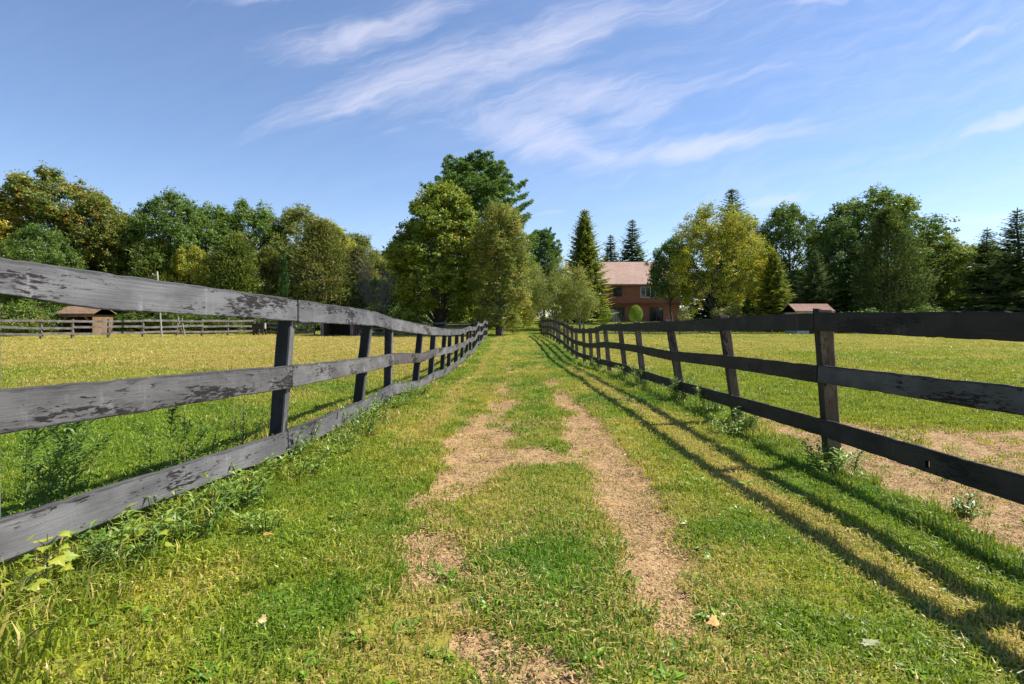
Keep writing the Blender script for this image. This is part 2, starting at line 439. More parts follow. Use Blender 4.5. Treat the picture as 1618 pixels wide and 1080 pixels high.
# ------------------------------------------------------------------ the ground sheet
def build_ground():
    def grow(a, b, s0, k):
        o = [a]
        while o[-1] < b:
            o.append(o[-1] + max(s0, k * abs(o[-1] - a)))
        return o
    xr = grow(0.5, 420, .055, .016); xl = [1.0 - q for q in grow(0.5, 420, .055, .016)][1:]
    xs = np.array(sorted(xl + xr)); 
    yf = grow(1.6, 700, .05, .014); yb = [3.2 - q for q in grow(1.6, 30, .4, .1)][1:]
    ys = np.array(sorted(yb + yf))
    X, Y = np.meshgrid(xs, ys); x = X.ravel(); y = Y.ravel()
    D = dirt(x, y); col, dry = turf(x, y)
    z = ground_h(x, y) - .03 * D + .012 * D * (fbm(x * 9, y * 9, 71, 3) - .5)
    nx, ny = len(xs), len(ys)
    i = np.arange(nx - 1)[None, :] + np.arange(ny - 1)[:, None] * nx
    Q = np.stack([i, i + 1, i + nx + 1, i + nx], -1).reshape(-1, 4)
    tc = col * (1 - dry)[:, None] + C_DRY[None, :] * dry[:, None]
    t = NT('turf_and_earth')
    geo = t.n('ShaderNodeNewGeometry').outputs['Position']
    dn = t.attr('dirt', out='Fac')
    n1 = t.noise(geo, 9, 5, .65); n2 = t.noise(geo, 55, 4, .7); n3 = t.noise(geo, 2.1, 4, .6)
    vo = t.n('ShaderNodeTexVoronoi', ins={'Vector': t.mapv(geo, (1, 1, 1)), 'Scale': 42.0, 'Randomness': 1.0})
    chip = t.n('ShaderNodeSeparateColor'); t.set(chip, 0, vo.outputs['Color'])
    earth = t.mix(t.ramp(n1, .32, .68), (.222, .138, .066), (.36, .243, .126))
    earth = t.mix(t.ramp(n3, .4, .72, 0, .6), earth, (.30, .168, .068))
    earth = t.mix(t.ramp(chip.outputs[0], .62, .8, 0, .55), earth, (.42, .295, .145))
    earth = t.mix(t.ramp(chip.outputs[1], .80, .92, 0, .75), earth, (.12, .072, .036))
    earth = t.mix(t.ramp(n2, .60, .74, 0, .8), earth, (.085, .055, .035))
    g = t.attr('turf')
    sc = t.n('ShaderNodeVectorMath', operation='SCALE'); t.set(sc, 0, g); t.set(sc, 'Scale', t.ramp(n2, .3, .7, .34, .70))  # turf colour lowered to stand for the shade among the blades
    thatch = t.mix(t.ramp(n1, .42, .65, 0, .55), sc.outputs[0], (.20, .155, .062))
    f = t.ramp(t.math('ADD', dn, t.math('MULTIPLY_ADD', n1, .6, -.3)), .38, .62)
    col_ = t.mix(f, thatch, earth)
    h = t.math('ADD', t.math('MULTIPLY', n1, .8), t.math('ADD', t.math('MULTIPLY', n2, .6), t.math('MULTIPLY', vo.outputs['Distance'], -.5)))
    mat = t.principled(col_, .95, t.bump(h, .8, .022), .12)
    me = make_mesh('ground', np.stack([x, y, z], 1), Q, None, [mat], True,
                   {'dirt': ('FLOAT', D), 'turf': ('FLOAT_COLOR', np.concatenate([tc, np.ones((len(x), 1))], 1))})
    obj('ground', me, kind='structure')
build_ground()

# ------------------------------------------------------------------ grass
def grass_material():
    t = NT('grass_blades')
    tint = t.attr('tint', 'INSTANCER'); drya = t.attr('dryness', 'INSTANCER', 'Fac')
    r = t.n('ShaderNodeSeparateColor'); t.set(r, 0, t.attr('bl'))
    # every blade is green or dry according to its own number and the dryness of the spot
    isdry = t.math('LESS_THAN', r.outputs[1], drya)
    dryc = t.mix(r.outputs[0], (.42, .315, .07), (.66, .54, .20))
    grn = t.mix(1.0, tint, t.mix(r.outputs[0], (.50, .62, .60), (1.50, 1.32, 1.2)), 'MULTIPLY')
    col = t.mix(isdry, grn, dryc)
    return leafy(t, col, trans=.40, gloss=.035, rough=.45)

def litter_material():
    t = NT('dry_litter')
    r = t.n('ShaderNodeSeparateColor'); t.set(r, 0, t.attr('bl'))
    col = t.mix(r.outputs[0], (.25, .155, .062), (.45, .315, .150))
    col = t.mix(t.math('GREATER_THAN', r.outputs[1], .84), col, (.09, .06, .035))
    return t.principled(col, .85)

def blade_clump(n, rad, hmin, hmax, w, lean, seed, straight=.5):
    r = np.random.default_rng(seed)
    V = []; Q = []; T = []; A = []
    for i in range(n):
        a = r.uniform(0, 2 * PI); d = rad * math.sqrt(r.uniform(0, 1))
        bx, by = d * math.cos(a), d * math.sin(a)
        la = a + r.normal(0, 1.1); h = r.uniform(hmin, hmax); ww = w * r.uniform(.7, 1.3)
        fa = r.uniform(0, PI); sx, sy = math.cos(fa) * ww / 2, math.sin(fa) * ww / 2
        ln = lean * r.uniform(.2, 1.3) * h
        p1 = (bx + math.cos(la) * ln * .3, by + math.sin(la) * ln * .3, h * .6)
        p2 = (bx + math.cos(la) * ln, by + math.sin(la) * ln, h * (1 - .35 * min(1, ln / h)))
        b = len(V)
        V += [(bx - sx, by - sy, -.012), (bx + sx, by + sy, -.012), (p1[0] + sx * .8, p1[1] + sy * .8, p1[2]), (p1[0] - sx * .8, p1[1] - sy * .8, p1[2]), p2]
        Q.append((b, b + 1, b + 2, b + 3)); T.append((b + 3, b + 2, b + 4))
        c = (r.uniform(), r.uniform(), 0, 1); A += [c] * 5
    return V, Q, T, A

def leaf_rosette(n, L, w, seed, up=.35):
    r = np.random.default_rng(seed); V = []; Q = []; T = []; A = []
    for i in range(n):
        a = r.uniform(0, 2 * PI); l = L * r.uniform(.6, 1.2); ww = w * r.uniform(.7, 1.2)
        rise = up * l * r.uniform(.5, 1.4); o = r.uniform(0, .02)
        c, s = math.cos(a), math.sin(a)
        def P(t, side, z): return (c * (o + t * l) - s * side, s * (o + t * l) + c * side, z)
        b = len(V)
        V += [P(0, 0, .004), P(.4, ww / 2, rise * .8), P(.4, -ww / 2, rise * .8), P(.42, 0, rise * .62), P(1, 0, rise * .7)]
        T += [(b, b + 3, b + 1), (b, b + 2, b + 3), (b + 1, b + 3, b + 4), (b + 3, b + 2, b + 4)]
        A += [(r.uniform(), r.uniform(.3, 1), 0, 1)] * 5
    return V, Q, T, A

def litter_clump(n, rad, seed):
    r = np.random.default_rng(seed); V = []; Q = []; A = []
    for i in range(n):
        a = r.uniform(0, 2 * PI); d = rad * math.sqrt(r.uniform())
        x, y = d * math.cos(a), d * math.sin(a); f = r.uniform(0, PI)
        l = r.uniform(.003, .013); w = r.uniform(.0010, .0026); z = r.uniform(.002, .008); tl = r.normal(0, .25) * l
        c, s = math.cos(f), math.sin(f); b = len(V)
        V += [(x - c * l - s * w, y - s * l + c * w, z - tl), (x - c * l + s * w, y - s * l - c * w, z - tl),
              (x + c * l + s * w, y + s * l - c * w, z + tl + .003), (x + c * l - s * w, y + s * l + c * w, z + tl + .003)]
        Q.append((b, b + 1, b + 2, b + 3)); A += [(r.uniform(), r.uniform(), 0, 1)] * 4
    return V, Q, [], A

GM = grass_material(); LM = litter_material()
clumps = bpy.data.collections.new('grass_clumps')          # sources only, never linked to the scene
specs = []
for k in range(5): specs.append((blade_clump(26, .08, .012, .034, .0058, 1.25, 100 + k), GM))          # 0-4 mown lawn
for k in range(3): specs.append((blade_clump(26, .060, .026, .056, .0074, 1.2, 120 + k), GM))             # 5-7 lush tuft
for k in range(3): specs.append((blade_clump(24, .075, .06, .16, .0075, .9, 140 + k), GM))             # 8-10 long grass
for k in range(2): specs.append((leaf_rosette(9, .055, .024, 160 + k), GM))                              # 11-12 clover, plantain
for k in range(3): specs.append((litter_clump(34, .10, 180 + k), LM))                                    # 13-15 litter
for k in range(2): specs.append((blade_clump(18, .10, .012, .03, .004, 1.9, 200 + k), GM))              # 16-17 flat thatch
for k, ((V, Q, T, A), m) in enumerate(specs):
    me = make_mesh('grass_clump_%02d' % k, V, Q, T, [m], False, {'bl': ('FLOAT_COLOR', A)})
    clumps.objects.link(bpy.data.objects.new('grass_clump_%02d' % k, me))

def scatter_group():
    g = bpy.data.node_groups.new('scatter', 'GeometryNodeTree')
    g.interface.new_socket('Geometry', in_out='INPUT', socket_type='NodeSocketGeometry')
    g.interface.new_socket('Geometry', in_out='OUTPUT', socket_type='NodeSocketGeometry')
    N = g.nodes.new; L = g.links.new
    gi = N('NodeGroupInput'); go = N('NodeGroupOutput')
    ci = N('GeometryNodeCollectionInfo'); ci.inputs['Collection'].default_value = clumps
    ci.inputs['Separate Children'].default_value = True; ci.inputs['Reset Children'].default_value = True
    ip = N('GeometryNodeInstanceOnPoints')
    def na(name, typ):
        n = N('GeometryNodeInputNamedAttribute'); n.data_type = typ; n.inputs[0].default_value = name; return n.outputs[0]
    er = N('FunctionNodeEulerToRotation'); L(na('rot', 'FLOAT_VECTOR'), er.inputs[0])
    L(gi.outputs[0], ip.inputs['Points']); L(ci.outputs[0], ip.inputs['Instance'])
    ip.inputs['Pick Instance'].default_value = True
    L(na('pick', 'INT'), ip.inputs['Instance Index']); L(er.outputs[0], ip.inputs['Rotation']); L(na('size', 'FLOAT_VECTOR'), ip.inputs['Scale'])
    L(ip.outputs[0], go.inputs[0])
    return g
SG = scatter_group()

def scatter_object(name, P, rot, size, pick, tint, dryness, kind='stuff', label=None, cat=None):
    me = bpy.data.meshes.new(name); n = len(P)
    me.vertices.add(n); me.vertices.foreach_set('co', np.asarray(P, np.float32).ravel())
    for nm, typ, arr, key in (('rot', 'FLOAT_VECTOR', rot, 'vector'), ('size', 'FLOAT_VECTOR', size, 'vector'), ('tint', 'FLOAT_COLOR', tint, 'color'), ('dryness', 'FLOAT', dryness, 'value')):
        a = me.attributes.new(nm, typ, 'POINT'); a.data.foreach_set(key, np.asarray(arr, np.float32).ravel())
    a = me.attributes.new('pick', 'INT', 'POINT'); a.data.foreach_set('value', np.asarray(pick, np.int32))
    o = obj(name, me, kind=kind, label=label, cat=cat)
    md = o.modifiers.new('scatter', 'NODES'); md.node_group = SG
    return o

def build_grass():
    r = np.random.default_rng(77)
    xs = []; ys = []
    y0 = 1.45
    while y0 < 88:
        y1 = y0 * 1.06; ym = (y0 + y1) / 2
        dens = 560 * min(1, (3.6 / ym)) ** 1.45
        hw = .98 * ym + 2.4
        n = int(dens * 2 * hw * (y1 - y0))
        xs.append(r.uniform(-hw, hw, n)); ys.append(r.uniform(y0, y1, n)); y0 = y1
    x = np.concatenate(xs); y = np.concatenate(ys)
    D = dirt(x, y); col, dry = turf(x, y)
    n = len(x); u = r.uniform(size=n)
    grow = np.clip(y / 5.0, 1, None) ** .52
    is_dirt = u < D * .955
    pick = r.integers(0, 5, n)
    b = fbm(x * 1.4, y * 1.1, 91, 3); u2 = r.uniform(size=n)
    lane = (x > -1.55) & (x < 2.5)
    # the uncut strip along the two fences
    le = np.exp(-((x + 2.0) / .30) ** 2) * (1 - sstep(26, 48, y)); re = np.exp(-((x - np.interp(y, [0, 10, 46], [2.95, 2.85, 2.4])) / .22) ** 2) * (1 - sstep(30, 48, y))
    lush = np.where(lane, .10 + .5 * sstep(.5, .7, b), .35)
    pick = np.where(u2 < lush, r.integers(5, 8, n), pick)
    pick = np.where(u2 > .965, r.integers(11, 13, n), pick)
    tall = (r.uniform(size=n) < np.clip(le * .5 + re * .10, 0, 1))
    pick = np.where(tall, r.integers(8, 11, n), pick)
    tuft = ~lane & (y > 4) & (r.uniform(size=n) < .22 * sstep(.56, .66, fbm(x * .9, y * .7, 95, 3)))
    pick = np.where(tuft, r.integers(8, 11, n), pick); tall = tall | tuft
    thatch = (dry > .45) & lane & (r.uniform(size=n) < .35)
    pick = np.where(thatch, r.integers(16, 18, n), pick)
    pick = np.where(is_dirt, r.integers(13, 16, n), pick)
    keep = np.ones(n, bool)
    keep &= ~(is_dirt & (y > 22))
    keep &= ~(is_dirt & (r.uniform(size=n) < .68))
    s = r.uniform(.75, 1.25, n) * grow
    sz = s * np.where(tall, r.uniform(.5, 1.05, n) / grow ** .75, 1) * np.where(lane, .95, 1.15)
    sz = np.where(is_dirt, s, sz)
    # sparse short blades where the turf gives way to earth
    sz *= np.where(~is_dirt, 1 - .35 * D, 1)
    far = sstep(9, 36, y); sz *= (1 - .62 * far)
    P = np.stack([x, y, ground_h(x, y) + np.where(is_dirt, -.006, 0)], 1)
    rot = np.stack([r.normal(0, .12, n), r.normal(0, .12, n), r.uniform(0, 2 * PI, n)], 1)
    c = col * r.uniform(.78, 1.22, n)[:, None]
    c = np.where((pick >= 11)[:, None] & (pick <= 12)[:, None], C_LUSH[None] * r.uniform(.8, 1.3, n)[:, None], c)
    c = np.where(tall[:, None], (C_LUSH * .5 + C_YEL * .5)[None] * r.uniform(.6, 1.15, n)[:, None], c)
    tint = np.concatenate([c, np.ones((n, 1))], 1)
    size = np.stack([s, s, sz], 1)
    dr = np.clip(dry * .95 + .03, 0, .95)
    zones = (('lane_grass', lane & (y < 50)), ('pasture_grass', ~(lane & (y < 50))))
    for nm, m in zones:
        m = m & keep
        scatter_object(nm, P[m], rot[m], size[m], pick[m], tint[m], dr[m], label='short mown grass and dry litter on the lane' if nm[0] == 'l' else 'grazed grass of the pastures beside the lane', cat='grass')
    print('grass clumps', keep.sum())
build_grass()

# ------------------------------------------------------------------ fences
def board(pts, width, thick, seed, wear=1.0, notch=None, hole=None):
    """pts: (x, y, z) of the board's centre line at the posts it is nailed to; returns a mesh with uv in metres"""
    r = np.random.default_rng(seed)
    pts = np.asarray(pts, float)
    seg = np.linalg.norm(np.diff(pts, axis=0), axis=1); s = np.concatenate([[0], np.cumsum(seg)])
    dist = pts[:, 1].mean(); step = .04 if dist < 9 else (.12 if dist < 18 else .35)
    n = max(4, int(s[-1] / step)); t = np.linspace(0, s[-1], n + 1)
    c = np.stack([np.interp(t, s, pts[:, k]) for k in range(3)], 1)
    k = max(1, int(.25 / (s[-1] / n)))                        # boards bend softly over the posts
    ker = np.hanning(2 * k + 3); ker /= ker.sum(); m = len(ker) // 2
    for q in range(3):
        ext = np.concatenate([2 * c[0, q] - c[m:0:-1, q], c[:, q], 2 * c[-1, q] - c[-2:-m - 2:-1, q]]) if n > m + 2 else np.pad(c[:, q], m, mode='edge')
        c[:, q] = np.convolve(ext, ker, 'valid')[:len(c)]
    c[:, 2] += .012 * (fbm(t * .7 + seed * 3.1, t * 0, 5, 2) - .5) * wear
    c[:, 0] += .015 * (fbm(t * .6 + seed * 5.7, t * 0, 6, 2) - .5) * wear
    tw = .05 * (fbm(t * .5 + seed, t * 0, 7, 2) - .5)           # a slight twist
    up = width / 2 + .009 * wear * (fbm(t * 5 + seed * 9, t * 0, 8, 3) - .5) - .004 * wear * (vnoise(t * 22 + seed, t * 0, 9) > .8)
    dn = width / 2 + .009 * wear * (fbm(t * 5 - seed * 7, t * 0, 10, 3) - .5) - .004 * wear * (vnoise(t * 19 - seed, t * 0, 12) > .8)
    if notch is not None:
        up, dn = notch(t, up, dn)
    vs = np.array([-1, -.94, -.6, 0, .6, .94, 1.0]); K = len(vs); h = thick / 2
    V = np.zeros((n + 1, 2, K, 3)); UV = np.zeros((n + 1, 2, K, 2)); E = np.zeros((n + 1, 2, K))
    for f, sd in ((0, 1), (1, -1)):
        for j, v in enumerate(vs):
            dz = np.where(v > 0, v * up, v * dn)
            dx = sd * (h - (.003 if abs(v) == 1 else 0)) + tw * dz
            V[:, f, j, 0] = c[:, 0] + dx; V[:, f, j, 1] = c[:, 1]; V[:, f, j, 2] = c[:, 2] + dz
            UV[:, f, j, 0] = t + seed * 3.37; UV[:, f, j, 1] = dz + f * .6 + seed * 1.91
            E[:, f, j] = max(0, (abs(v) - .55) / .45) * (1 if v > 0 else .75)
    V = V.reshape(-1, 3); row = 2 * K
    Q = []
    i = np.arange(n)[:, None] * row
    ring = list(range(K)) + [K + j for j in range(K - 1, -1, -1)]
    a = np.array(ring)[None, :]; b = np.roll(np.array(ring), -1)[None, :]
    q = np.stack([i + a, i + row + a, i + row + b, i + b], -1).reshape(-1, 4)
    if hole is not None:                                       # a knot fallen out of the board
        cen = V[q].mean(1)
        keep = np.linalg.norm((cen[:, 1:] - np.array(hole)[None, :2]) / np.array([hole[2], hole[3]])[None], axis=1) > 1
        q = q[keep]
    Q.append(q)
    for e in (0, n * row):
        for j in range(K - 1):
            Q.append(np.array([[e + j, e + j + 1, e + K + j + 1, e + K + j]]))
    return V, np.concatenate(Q), UV.reshape(-1, 2), E.ravel()

def post(xb, yb, zb, xt, yt, zt, w, seed, jag=.012):
    r = np.random.default_rng(seed); n = 9
    V = []; UV = []; Q = []
    prof = [(-1, -.82), (-.82, -1), (.82, -1), (1, -.82), (1, .82), (.82, 1), (-.82, 1), (-1, .82)]
    per = np.concatenate([[0], np.cumsum([math.dist(prof[i], prof[(i + 1) % 8]) * w / 2 for i in range(8)])])
    for k in range(n):
        t = k / (n - 1); z = zb - .25 + (zt - zb + .25) * t
        tt = (z - zb) / (zt - zb)
        ww = w / 2 * (1 + .05 * (r.uniform() - .5))
        for j, (a, b) in enumerate(prof + [prof[0]]):
            V.append((xb + (xt - xb) * tt + a * ww, yb + (yt - yb) * tt + b * ww, z + (r.uniform(-jag, jag) if k == n - 1 else 0)))
            UV.append((z + seed * 2.3, per[j] + seed * .77))
    for k in range(n - 1):
        for j in range(8):
            a = k * 9 + j; Q.append((a, a + 1, a + 10, a + 9))
    e = (n - 1) * 9; V.append((xt, yt, zt - .004)); UV.append((zt, .1)); T = [(e + j, e + j + 1, n * 9) for j in range(8)]
    return V, Q, T, UV

def build_fence(name, label, posts, side, mats, w_board, w_post, group, specials, spans=2, tint=None, notches={}, holes={}):
    """posts: (y, xb, xt, lean_y, zground, (top, mid, bottom rail heights), top of the post)"""
    y0 = posts[0][0]; base = Vector((posts[0][1], y0, posts[0][4]))
    root = empty(name, base, label, 'fence', group)
    r = np.random.default_rng(len(posts))
    def axis(p, z):
        y, xb, xt, ly, zg, zr, zt = p
        f = (z - zg) / (zt - zg); return xb + (xt - xb) * f, y + ly * f
    B = np.array(base)
    for i, p in enumerate(posts):
        y, xb, xt, ly, zg, zr, zt = p
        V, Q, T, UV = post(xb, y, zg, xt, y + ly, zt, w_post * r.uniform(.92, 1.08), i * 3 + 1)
        o = obj('post', make_mesh('post', np.array(V) - B, Q, T, [mats[1], mats[2]], False, uv=UV, mi=[1 if (q[0] % 9) == (4 if side > 0 else 7) - (1 if side > 0 else 0) else 0 for q in Q] + [1] * len(T)), root)  # lane face has its own material; on the left posts it paints in sunlight
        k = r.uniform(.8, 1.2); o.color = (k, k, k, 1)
    for lev in range(3):
        i = 0; first = True
        while i < len(posts) - 1:
            n = spans if not (first and lev == 1) else 1
            if name.startswith('grey') and i == 0: n = 1
            if name.startswith('black') and lev == 1 and i == 1: n = 1
            j = min(len(posts) - 1, i + n); first = False
            pts = []
            for q in range(i, j + 1):
                z = posts[q][5][lev]; x, y = axis(posts[q], z)
                e = .007 if q == i and i > 0 else (-.007 if q == j and j < len(posts) - 1 else 0)
                if q == 0: e = -.05
                if q == len(posts) - 1: e = .05
                pts.append((x + side * (w_post / 2 + .016), y + e, z))
            V, Q, UV, E = board(pts, w_board * r.uniform(.96, 1.04), .026, lev * 40 + i + 1, 1.0, notches.get((lev, i)), holes.get((lev, i)))
            mt, col = specials.get((lev, i), (mats[0], None))
            nq = len(Q)
            for q in range(i, j + 1):                          # two or three nails through the board at each post
                if posts[q][0] > 13 or q == 0: continue
                for z_ in ((.045, -.05) if q % 2 else (.05, 0.0, -.045)):
                    for sh in ((0,) if i < q < j else ((.028,) if q == i else (-.028,))):
                        zc = posts[q][5][lev] + z_; x, y = axis(posts[q], zc); yc = y + sh + r.normal(0, .006); k0 = int(np.argmin(np.abs(V[:, 1] - yc) + np.abs(V[:, 2] - zc) * 2 - V[:, 0] * side * 5)); xs_ = V[k0, 0]
                        h_ = .0048; b_ = len(V); zc += r.normal(0, .008)
                        V = np.vstack([V, [(xs_ - side * .004 + side * dx_, yc + a_, zc + c_) for dx_ in (0, .0065) for a_, c_ in ((-h_, -h_), (h_, -h_), (h_, h_), (-h_, h_))]])
                        UV = np.vstack([UV, np.zeros((8, 2))]); E = np.concatenate([E, np.zeros(8)])
                        Q = np.vstack([Q, np.array([(4, 5, 6, 7), (0, 1, 5, 4), (1, 2, 6, 5), (2, 3, 7, 6), (3, 0, 4, 7)]) + b_])
            o = obj('rail', make_mesh('rail', V - B, Q, None, [mt, M['nail']], False, {'edge': ('FLOAT', E)}, uv=UV, mi=[0] * nq + [1] * (len(Q) - nq)), root)
            k = r.uniform(.82, 1.18); o.color = (*(col or (k, k, k * r.uniform(.97, 1.04))), 1)
            i = j
    return root

# the lane's left fence: grey boards turned to the sun
LF = [(2.33, -2.20, -2.20, 0, .20, (1.463, .925, .394), 1.50),
      (4.66, -1.95, -1.87, .05, .10, (1.372, .834, .295), 1.44),
      (7.10, -1.97, -1.84, .12, .0, (1.316, .74, .21), 1.375),
      (8.70, -1.93, -1.91, .02, -.04, (1.23, .70, .237), 1.29),
      (11.2, -1.96, -1.86, .2, -.15, (1.10, .553, .018), 1.17),
      (13.2, -1.95, -1.88, .2, -.21, (1.03, .537, -.005), 1.10),
      (15.3, -1.95, -1.88, .25, -.29, (.96, .467, -.11), 1.03),
      (16.9, -1.95, -1.90, .1, -.32, (.935, .43, -.13), .99),
      (19.0, -1.95, -1.90, .1, -.36, (.89, .43, -.14), .96)]
zz = [(21.4, .03), (23.8, -.02), (26.2, .05), (28.6, -.01), (31.0, .04), (33.4, 0), (35.8, .05), (38.3, -.03), (40.8, .05), (43.4, 0), (46.2, .03)]
for k, (y, j) in enumerate(zz):
    g = float(_lp(y, LP)); x = -1.95 - .25 * (y - 19) / 27
    lift = g + .10 * math.sin(k * 1.9)
    LF.append((y, x, x + .05 + .04 * math.sin(k * 2.3), .08, g, (lift + 1.22 + j, lift + .72 + j * .5, lift + .20), lift + 1.33 + j))
def notch_left(t, up, dn):
    e = t < .55
    return up, np.where(e, dn * (.62 + .38 * sstep(.0, .55, t)) , dn)
build_fence('grey_board_fence', 'weathered grey three board fence along the left side of the lane', LF, 1, (M['board_grey'], M['post_shaded'], M['board_grey']), .182, .118, 'board fences lining the lane',
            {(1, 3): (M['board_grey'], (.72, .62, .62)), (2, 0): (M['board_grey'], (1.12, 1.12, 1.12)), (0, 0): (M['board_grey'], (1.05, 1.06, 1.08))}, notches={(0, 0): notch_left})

# the right fence: its dark side turned to the lane
def RX(y): return 2.98 - .0145 * (y - 5)
RP_ = [(.35, .02, .0, -.07, (1.24, .86, .36)), (2.75, .02, .0, -.07, (1.25, .845, .33)), (5.39, -.10, .0, -.09, (1.282, .79, .28)), (7.65, -.16, .12, -.09, (1.24, .74, .22)),
       (10.1, -.20, .18, -.13, (1.18, .66, .144)), (12.8, -.12, .15, -.18, (1.136, .646, .09)), (14.7, -.14, .2, -.2, (1.10, .614, .083)),
       (17.0, -.12, .2, -.27, (1.07, .56, .015)), (18.7, -.08, .1, -.33, (.947, .459, -.03)), (20.3, -.06, .1, -.38, (.894, .375, -.05)),
       (22.1, -.05, .1, -.41, (.86, .367, -.10)), (24.5, -.05, 0, -.43, (.837, .347, -.115)), (26.1, -.03, 0, -.36, (.91, .40, -.03)),
       (28.0, -.03, 0, -.29, (.99, .475, .01)), (29.5, -.02, 0, -.2, (1.07, .56, .12)), (32.3, -.02, 0, -.13, (1.12, .69, .187)),
       (33.8, 0, 0, -.07, (1.19, .74, .25)), (36.1, 0, 0, -.04, (1.22, .78, .30)), (38.5, 0, 0, -.02, (1.24, .81, .34)),
       (40.9, .01, 0, -.03, (1.24, .80, .32)), (43.2, .01, 0, -.04, (1.22, .77, .28)), (45.6, 0, 0, -.06, (1.20, .74, .22)), (48.0, 0, 0, -.08, (1.18, .70, .16))]
RF = [(y, RX(y) - ln * .45, RX(y) + ln * .55, ly, g, zr, zr[0] + .115) for y, ln, ly, g, zr in RP_]
def notch_right(t, up, dn):
    return np.where((t > 1.0) & (t < 1.35), up - .028 * sstep(1.0, 1.05, t), up), dn
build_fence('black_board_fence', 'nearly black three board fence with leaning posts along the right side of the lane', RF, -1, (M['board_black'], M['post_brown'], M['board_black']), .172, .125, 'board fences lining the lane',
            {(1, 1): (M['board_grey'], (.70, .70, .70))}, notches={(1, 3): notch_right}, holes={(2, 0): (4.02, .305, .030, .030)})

# paddock fences in the distance
def far_fence(name, label, line, h, levels, mat, bw, pw, spacing, group, gap=None):
    base = Vector((line[0][0], line[0][1], gz(*line[0])))
    root = empty(name, base, label, 'fence', group); B = np.array(base)
    seg = [math.dist(line[i], line[i + 1]) for i in range(len(line) - 1)]; L = sum(seg)
    n = int(L / spacing); r = np.random.default_rng(int(L * 7)); P = []
    a = np.array(line); s = np.concatenate([[0], np.cumsum(seg)])
    for i in range(n + 1):
        t = min(L, i * L / n + (r.uniform(-.25, .25) if 0 < i < n else 0)); P.append((np.interp(t, s, a[:, 0]), np.interp(t, s, a[:, 1])))
    Z = [gz(*p) for p in P]
    for i, (x, y) in enumerate(P):
        m = MB(); ln = r.normal(0, .03)
        m.add(*[(V, Q) for V, Q in [(np.array([(x + a_ * pw / 2 + ln * c, y + b_ * pw / 2, z) for z, c in ((Z[i] - .2, 0), (Z[i] + h + r.uniform(.02, .08), 1)) for a_, b_ in ((-1, -1), (1, -1), (1, 1), (-1, 1))]) - B,
              [(0, 1, 5, 4), (1, 2, 6, 5), (2, 3, 7, 6), (3, 0, 4, 7), (4, 5, 6, 7)])]][0])
        obj('post', m.mesh('post', M['far_post'] if mat == M['far_board'] else mat), root)
    for i in range(n):
        for lv in levels:
            p, q = np.array(P[i]), np.array(P[i + 1]); d = (q - p) / np.linalg.norm(q - p); nn = np.array([d[1], -d[0]])
            if nn[1] > 0: nn = -nn
            o1 = nn * (pw / 2 + .005); o2 = nn * (pw / 2 + .03)
            za = Z[i] + lv + r.normal(0, .03); zb = Z[i + 1] + lv + r.normal(0, .03)
            V = [(*(p + o), za + dz) for o in (o1, o2) for dz in (-bw / 2, bw / 2)] + [(*(q + o), zb + dz) for o in (o1, o2) for dz in (-bw / 2, bw / 2)]
            m = MB(); m.add(np.array(V) - B, [(0, 1, 3, 2), (4, 6, 7, 5), (0, 4, 5, 1), (2, 3, 7, 6), (1, 5, 7, 3), (0, 2, 6, 4)])
            obj('rail', m.mesh('rail', mat), root)
    return root
far_fence('paddock_fence', 'silvery three rail paddock fence in front of the open wooden shed at far left', [(-46, 28), (-33.5, 39.2), (-23.4, 51.2)], 1.40, (1.30, .84, .40), M['far_board'], .16, .15, 2.05, 'paddock fences at the edge of the fields')
far_fence('paddock_fence', 'dark paddock fence in the shade of the woods beside the low dark shed', [(-23.0, 51.3), (-17.6, 50.2)], 1.15, (1.05, .68, .30), M['far_board_shaded'], .14, .12, 2.2, 'paddock fences at the edge of the fields')
far_fence('paddock_fence', 'dark paddock fence beneath the big maple left of the lane', [(-13.6, 49.8), (-3.4, 48.6)], 1.12, (1.02, .62, .26), M['far_board_shaded'], .13, .12, 2.4, 'paddock fences at the edge of the fields')
far_fence('paddock_fence', 'pale single rail fence crossing in front of the brick house', [(3.4, 52.5), (24.5, 54)], .98, (.90, .10), M['far_board'], .11, .11, 2.9, 'paddock fences at the edge of the fields')
far_fence('paddock_fence', 'low pale fence at the far edge of the right pasture', [(31.6, 53), (52, 50)], .85, (.75, .12), M['far_board_white'], .13, .12, 2.5, 'paddock fences at the edge of the fields')

# ------------------------------------------------------------------ trees
def rand_dirs(r, n):
    v = r.normal(size=(n, 3)); return v / np.linalg.norm(v, axis=1, keepdims=True)

def leaves_mesh(name, P, Nrm, size, aspect, r, mat, twig, age, axis=None, fold=0.0):
    """rhombic leaves at P facing Nrm; twig/age: per-leaf numbers used by the leaf material"""
    n = len(P)
    if axis is None:
        axis = r.normal(size=(n, 3))
    ax = axis - (axis * Nrm).sum(1, keepdims=True) * Nrm
    ax /= np.linalg.norm(ax, axis=1, keepdims=True) + 1e-9
    bx = np.cross(Nrm, ax)
    L = (size * r.uniform(.65, 1.35, n))[:, None]; W = L * aspect
    V = np.stack([P - ax * L * .5, P + bx * W * .5 + ax * L * .05, P + ax * L * .5, P - bx * W * .5 + ax * L * .05], 1)
    V[:, 1] += Nrm * fold * L; V[:, 3] += Nrm * fold * L
    Q = np.arange(n * 4).reshape(n, 4)
    c = np.stack([r.uniform(size=n), twig, age, np.ones(n)], 1)
    return V.reshape(-1, 3), Q, np.repeat(c, 4, axis=0)

